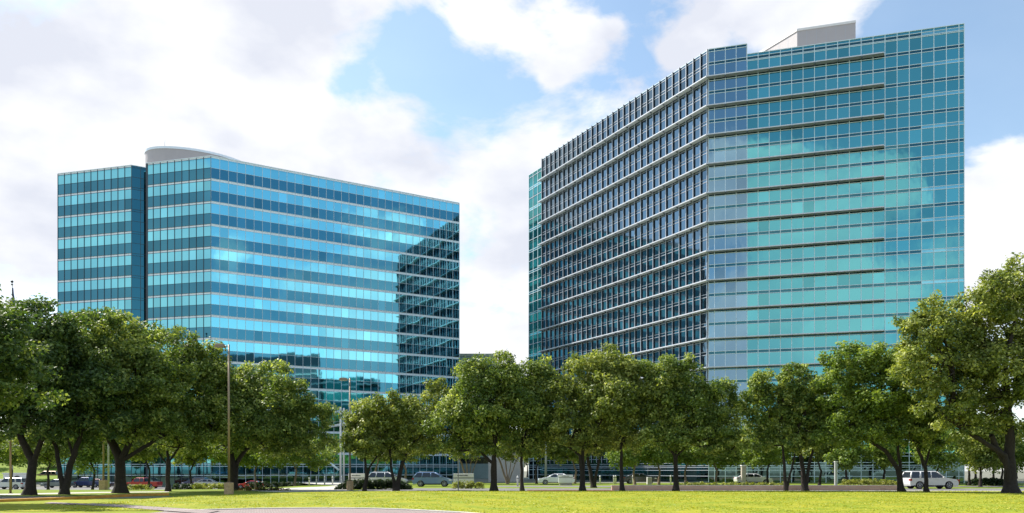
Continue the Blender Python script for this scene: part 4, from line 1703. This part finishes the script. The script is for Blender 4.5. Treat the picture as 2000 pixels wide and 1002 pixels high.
def bollard(label, px, d, h, r=.09, group='white bollards at the tower entrance'):
    t = thing('bollard', label, 'bollard', Wp(px, d), 0, group)
    mb_ = MB()
    mb_.tube([(0, 0, 0), (0, 0, h - .12), (0, 0, h - .04), (0, 0, h)], [r, r, r * .8, r * .3], 12)
    mb_.build('post', M['white_paint'], t)
    mb_ = MB()
    mb_.tube([(0, 0, h * .72), (0, 0, h * .78)], r * 1.06, 12)
    mb_.build('band', M['trim'], t)


for px, d, lab in ((604, 106, 'leftmost'), (618, 100, 'second'), (634, 97, 'middle'), (649.5, 94, 'fourth'), (667, 98, 'rightmost')):
    bollard('slim white bollard, %s of the five at the entrance drive' % lab, px, d, 1.15)
for px, d, lab in ((1011, 88, 'left of the slim oak trunk with mulch'), (1172, 100, 'right of the third white sign'), (1202.5, 102, 'left of the grey straight trunk'),
                   (1236, 102, 'behind the dark saloon'), (1310, 102, 'left of the black trunk'), (1199, 102, 'close beside its twin near the grey trunk')):
    bollard('short white marker post ' + lab, px, d, 1.2, .1, 'white marker posts along the lobby')

pl = thing('pillar', 'pale grey free standing pillar in front of the teal tower lobby', 'pillar', Wp(1452, 95))
mb = MB()
mb.box(-.26, .26, -.26, .26, 0, 2.35)
mb.build('shaft', M['concrete'], pl, bevel=.02)
mb = MB()
mb.box(-.32, .32, -.32, .32, 2.35, 2.5)
mb.build('cap', M['white_paint'], pl)
wp = thing('post', 'tall white square post at the left end of the shrub hedge', 'post', Wp(1632.5, 84))
mb = MB()
mb.box(-.13, .13, -.13, .13, 0, 2.75)
mb.build('shaft', M['pole_grey'], wp, bevel=.01)
mb = MB()
mb.box(-.16, .16, -.16, .16, 2.75, 2.83)
mb.build('cap', M['white_paint'], wp)
rp = thing('planter', 'red planter with dark plant at the right end of the lobby', 'planter', Wp(1863, 96))
mb = MB()
mb.hexa([(-.45, -.3, 0), (.45, -.3, 0), (.45, .3, 0), (-.45, .3, 0), (-.58, -.38, .7), (.58, -.38, .7), (.58, .38, .7), (-.58, .38, .7)])
mb.build('tub', M['red_plastic'], rp, bevel=.03)
leaf_mesh('plant', [(0, 0, .85), (.1, 0, 1.0)], [.25, .2], 60, .12, M['leaf_hedge'], 55, rp)
ub = thing('utility_box', 'small white utility cabinet behind the dark saloon', 'cabinet', Wp(1268, 100))
mb = MB()
mb.box(-.3, .3, -.25, .25, 0, .95)
mb.build('cabinet', M['white_paint'], ub, bevel=.03)
mb = MB()
mb.box(-.26, .26, -.262, -.253, .08, .88)
mb.build('door', M['drive'], ub)


# ------------------------------------------------------------ vehicles
PAINTS = {}


def paint(name, col, metal=.3):
    if name not in PAINTS:
        PAINTS[name] = mat(name, col, .28, metal, coat=.6)
    return PAINTS[name]


PROF = {
    # lower-body outline points (x forward from the middle, z), greenhouse (x bottom rear, x top rear, x top front, x bottom front), height, width
    'suv': dict(L=4.75, low=[(-2.35, .45), (-2.37, .80), (-2.33, 1.08), (.95, 1.10), (1.55, 1.04), (2.15, .94), (2.34, .78), (2.38, .48), (2.30, .32), (-2.28, .34)],
                gh=(-2.30, -2.10, .35, 1.15), belt=1.08, top=1.74, w=.93, wx=(-1.42, 1.45), wr=.37, pil=(-1.35, -.25), gr=.25),
    'crossover': dict(L=4.5, low=[(-2.22, .45), (-2.25, .80), (-2.18, 1.05), (.95, 1.06), (1.55, .98), (2.05, .82), (2.22, .62), (2.2, .34), (-2.15, .34)],
                      gh=(-2.15, -1.70, .25, 1.20), belt=1.04, top=1.62, w=.9, wx=(-1.33, 1.32), wr=.34, pil=(-1.2, -.2), gr=.22),
    'sedan': dict(L=4.7, low=[(-2.32, .42), (-2.35, .75), (-2.25, .98), (-1.4, 1.0), (.9, .98), (1.6, .90), (2.2, .72), (2.35, .52), (2.3, .26), (-2.25, .28)],
                  gh=(-1.75, -.95, .30, 1.10), belt=.97, top=1.42, w=.89, wx=(-1.38, 1.4), wr=.32, pil=(-.95, -.15), gr=.2),
    'coupe': dict(L=4.6, low=[(-2.25, .42), (-2.30, .75), (-2.2, .92), (-1.4, .93), (.8, .92), (1.5, .86), (2.1, .70), (2.28, .50), (2.2, .24), (-2.2, .26)],
                  gh=(-1.55, -.80, .15, 1.00), belt=.91, top=1.30, w=.88, wx=(-1.3, 1.4), wr=.32, pil=(-.7, ), gr=.2),
    'pickup': dict(L=5.4, low=[(-2.68, .55), (-2.70, .85), (-2.68, 1.08), (-.62, 1.08), (1.1, 1.08), (1.7, 1.03), (2.45, .95), (2.66, .75), (2.66, .45), (2.55, .38), (-2.6, .42)],
                   gh=(-.62, -.48, .75, 1.35), belt=1.07, top=1.72, w=.95, wx=(-1.6, 1.7), wr=.38, pil=(.1, ), gr=.22),
}


def arc(cx, r, z, n=7):
    return [(cx + r * math.cos(a), z + r * math.sin(a)) for a in [math.pi * i / n for i in range(n + 1)]]


def car(label, cat, kind, pname, col, px, d, rz=0, group=None, name=None, z=None, metal=.3):
    P_ = PROF[kind]
    pm = paint(pname, col, metal)
    t = thing(name or ('pickup_truck' if kind == 'pickup' else 'parked_car'), label, cat, Wp(px, d, z=z), rz, group)
    w = P_['w']
    low = P_['low']
    # outline with wheel arches cut from the bottom edge
    bz = low[-1][1]
    out = list(low[:-2]) + [low[-2]]
    ra = P_['wr'] + .05
    pts = list(low[:-1])
    zb_ = .30
    # bottom edge from front to rear
    pts = [p for p in low[:-1]]
    pts[-1] = (low[-2][0], zb_)
    for wx in sorted(P_['wx'], reverse=True):
        pts += [(wx + ra * math.cos(a), max(zb_, P_['wr'] + ra * math.sin(a))) for a in [i * math.pi / 8 for i in range(9)]]
    pts.append((low[-1][0], zb_))
    zc = .7

    def layer(y, sh):
        r_ = []
        for (x, zz) in pts:
            r_.append((x * (1 - sh * .35 / 2.3), y, zc + (zz - zc) * (1 - sh)))
        return r_
    mb_ = MB()
    lays = [layer(-w + .0, .10), layer(-w + .015, .03), layer(-w + .10, 0), layer(w - .10, 0), layer(w - .015, .03), layer(w, .10)]
    lays[0] = [(x, -w + .02, z_) for x, y, z_ in layer(0, .10)]
    n = len(pts)
    b = 0
    for la in lays:
        mb_.v += la
    for i in range(len(lays) - 1):
        for j in range(n):
            j2 = (j + 1) % n
            mb_.f.append((i * n + j, i * n + j2, (i + 1) * n + j2, (i + 1) * n + j))
            mb_.m.append(0)
            mb_.sm.append(False)
    mb_.f.append(tuple(range(n)))
    mb_.f.append(tuple(reversed(range((len(lays) - 1) * n, len(lays) * n))))
    mb_.m += [0, 0]
    mb_.sm += [False, False]
    if kind == 'pickup':      # open load bed: dark floor well
        mb_.box(-2.6, -.75, -w + .15, w - .15, 1.083, 1.09, 1)
    mb_.build('body', [pm, M['trim']], t)
    # greenhouse
    xr, xtr, xtf, xf = P_['gh']
    b0, t0 = P_['belt'], P_['top']
    wb, wt = w - .06, w - P_['gr']
    mb_ = MB()
    mb_.hexa([(xr, -wb, b0), (xf, -wb, b0), (xf, wb, b0), (xr, wb, b0), (xtr, -wt, t0 - .05), (xtf, -wt, t0 - .05), (xtf, wt, t0 - .05), (xtr, wt, t0 - .05)])
    mb_.build('window', M['carglass'], t)
    mb_ = MB()
    mb_.hexa([(xtr - .06, -wt - .02, t0 - .08), (xtf + .06, -wt - .02, t0 - .08), (xtf + .06, wt + .02, t0 - .08), (xtr - .06, wt + .02, t0 - .08),
              (xtr + .06, -wt + .12, t0), (xtf - .06, -wt + .12, t0), (xtf - .06, wt - .12, t0), (xtr + .06, wt - .12, t0)])
    for s_ in (-1, 1):
        e_ = .015
        mb_.tube([(xr + .02, s_ * (wb + e_), b0 - .02), (xtr, s_ * (wt + e_), t0 - .06)], .055 if kind != 'suv' else .07, 6)
        mb_.tube([(xf - .02, s_ * (wb + e_), b0 - .02), (xtf, s_ * (wt + e_), t0 - .06)], .045, 6)
        for q_ in P_['pil']:
            f_ = .55
            wide = .05 if kind != 'suv' or q_ > -1 else .10
            mb_.tube([(q_, s_ * (wb + .005), b0 - .02), (q_ + (.12 if q_ < -1 else .02), s_ * (wt + .005), t0 - .06)], wide, 6)
    mb_.build('roof', pm, t)
    if kind in ('suv', 'crossover'):
        for s_ in (-1, 1):
            mb_ = MB()
            mb_.tube([(xtr + .2, s_ * (wt - .05), t0 + .01), (xtr + .25, s_ * (wt - .05), t0 + .06), (xtf - .25, s_ * (wt - .05), t0 + .06), (xtf - .2, s_ * (wt - .05), t0 + .01)], .02, 6)
            mb_.build('roof_rail', M['trim'] if kind == 'suv' else M['rim'], t)
    # wheels
    for wx in P_['wx']:
        for s_ in (-1, 1):
            r_ = P_['wr']
            mb_ = MB()
            mb_.tube([(wx, s_ * (w - .24), r_), (wx, s_ * (w - .02), r_), (wx, s_ * (w + .0), r_)], [r_, r_, r_ - .05], 22, 0, True, False)
            wh = mb_.build('wheel', M['rubber'], t)
            mb_ = MB()
            mb_.tube([(wx, s_ * (w - .02), r_), (wx, s_ * (w + .004), r_)], r_ * .24, 14)
            for k__ in range(5):
                a_ = 2 * math.pi * k__ / 5 + .3
                c_, n_ = math.cos(a_), math.sin(a_)
                mb_.tube([(wx + c_ * r_ * .15, s_ * (w + .002), r_ + n_ * r_ * .15), (wx + c_ * r_ * .62, s_ * (w + .002), r_ + n_ * r_ * .62)], r_ * .1, 5)
            ring_ = [(wx + math.cos(a) * r_ * .64, s_ * (w + .002), r_ + math.sin(a) * r_ * .64) for a in [2 * math.pi * q_ / 18 for q_ in range(19)]]
            mb_.tube(ring_, r_ * .07, 5)
            mb_.build('rim', M['rim'], wh)
    fx, rx = low[-3][0], low[0][0]
    for s_ in (-1, 1):
        mb_ = MB()
        zl = .74 if kind != 'pickup' else .82
        mb_.hexa([(fx - .36, s_ * (w - .30), zl - .09), (fx - .05, s_ * (w - .30), zl - .09), (fx - .12, s_ * (w + .006), zl - .05), (fx - .40, s_ * (w + .006), zl - .05),
                  (fx - .36, s_ * (w - .30), zl + .08), (fx - .08, s_ * (w - .30), zl + .07), (fx - .16, s_ * (w + .006), zl + .08), (fx - .42, s_ * (w + .006), zl + .09)])
        mb_.build('headlight', M['lamp'], t)
        mb_ = MB()
        mb_.box(rx - .02, rx + .18, min(s_ * (w - .28), s_ * (w + .008)), max(s_ * (w - .28), s_ * (w + .008)), .80, .98 if kind in ('suv', 'crossover', 'pickup') else .90)
        mb_.build('tail_light', M['tail'], t)
        mb_ = MB()
        mb_.box(xf - .38, xf - .20, s_ * (w + .13) - .08, s_ * (w + .13) + .08, b0 + .0, b0 + .14)
        mb_.build('mirror', pm, t, bevel=.02)
        mb_ = MB()   # door handles, sill line
        for hx in ((-.75, .25) if len(P_['pil']) > 1 else (-.35,)):
            mb_.box(hx - .1, hx + .1, s_ * (w + .012) - .012, s_ * (w + .012) + .012, b0 - .16, b0 - .12)
        mb_.build('door_handle', pm, t)
        mb_ = MB()
        sx = [P_['wx'][0] + ra + .03, P_['wx'][1] - ra - .03]
        mb_.box(sx[0], sx[1], s_ * w - .02, s_ * w + .012, .27, .36)
        mb_.build('sill', M['trim'], t)
    mb_ = MB()
    mb_.box(fx - .10, fx + .04, -w + .25, w - .25, .42, .62)
    mb_.build('grille', M['trim'], t)
    return t


CG = 'cars parked and driving around the towers'
car('white SUV with dark windows on the road behind the two elm trunks at right', 'car', 'suv', 'white_paintwork', (.72, .72, .73), 1815, 75.5, 0, CG, metal=.05)
car('blue grey compact SUV facing right beside the middle white sign', 'car', 'crossover', 'blue_grey_paintwork', (.15, .24, .42), 846, 86, 0, CG)
car('silver wagon half hidden by the dark clipped hedge', 'car', 'crossover', 'silver_paintwork', (.50, .51, .54), 757, 86, 0, CG)
car('white saloon facing left beyond the red mulch bed', 'car', 'sedan', 'pearl_white_paintwork', (.70, .72, .76), 1086, 98, math.pi, CG, metal=.05)
car('dark saloon low behind the grey straight trunk', 'car', 'sedan', 'dark_grey_paintwork', (.05, .06, .07), 1249, 106, 0, CG)
car('small white saloon close to the lobby glass by the grey pillar', 'car', 'sedan', 'white_paintwork', (.72, .72, .73), 1471, 101, 0, CG)
car('bright red coupe right of the tall lamp post footing', 'car', 'coupe', 'bright_red_paintwork', (.50, .02, .02), 492, 116, math.pi, CG, metal=.1)
car('bright red pickup truck facing left behind the yellow green bed', 'pickup truck', 'pickup', 'pickup_red_paintwork', (.42, .015, .02), 279, 121, math.pi, CG, metal=.1)
car('pale silver saloon left of the yellow green shrubs', 'car', 'sedan', 'pale_silver_paintwork', (.60, .60, .60), 408, 128, .2, CG)
car('dark blue hatchback between the hedge and the pale silver saloon', 'car', 'crossover', 'navy_hatch_paintwork', (.08, .13, .20), 383, 131, math.pi, CG)
car('dark blue pickup truck behind the small trunk left of the concrete footing', 'pickup truck', 'pickup', 'dark_blue_paintwork', (.02, .04, .13), 172, 128, math.pi, CG)
car('dark maroon car just left of the square concrete footing', 'car', 'sedan', 'maroon_paintwork', (.12, .015, .02), 193, 131, 0, CG)
car('grey green saloon seen between the two leftmost dark trunks', 'car', 'sedan', 'grey_green_paintwork', (.16, .19, .19), 113, 125, math.pi, CG)
car('white SUV parked at the left edge behind the bare bronze pole', 'car', 'suv', 'white_paintwork', (.72, .72, .73), 20, 116, math.pi, CG)
car('tan SUV parked further back between the two leftmost trunks', 'car', 'suv', 'tan_paintwork', (.30, .20, .12), 92, 155, math.pi, CG)
car('small white car at the left edge beyond the white SUV', 'car', 'sedan', 'white_paintwork', (.72, .72, .73), -8, 128, math.pi, CG)
# white kiosk with a dark arched opening at far left
kk = thing('kiosk', 'white kiosk with dark arched opening behind the leftmost parked SUV', 'kiosk', Wp(35, 136))
mb = MB()
mb.box(-2.6, 1.5, 0, 2.2, 0, 2.25)
mb.build('wall', M['white_paint'], kk)
mb = MB()
ap = [(-.85, .3), (.55, .3)] + [(-.15 + .7 * math.cos(a), 1.25 + .7 * math.sin(a)) for a in [math.pi * i / 12 for i in range(13)]]
mb.face([(x, -.012, z_) for x, z_ in ap])
mb.build('opening', M['carglass'], kk)
mb = MB()
mb.box(-2.75, 1.65, -.12, 2.3, 2.25, 2.42)
mb.build('roof', M['white_paint'], kk)
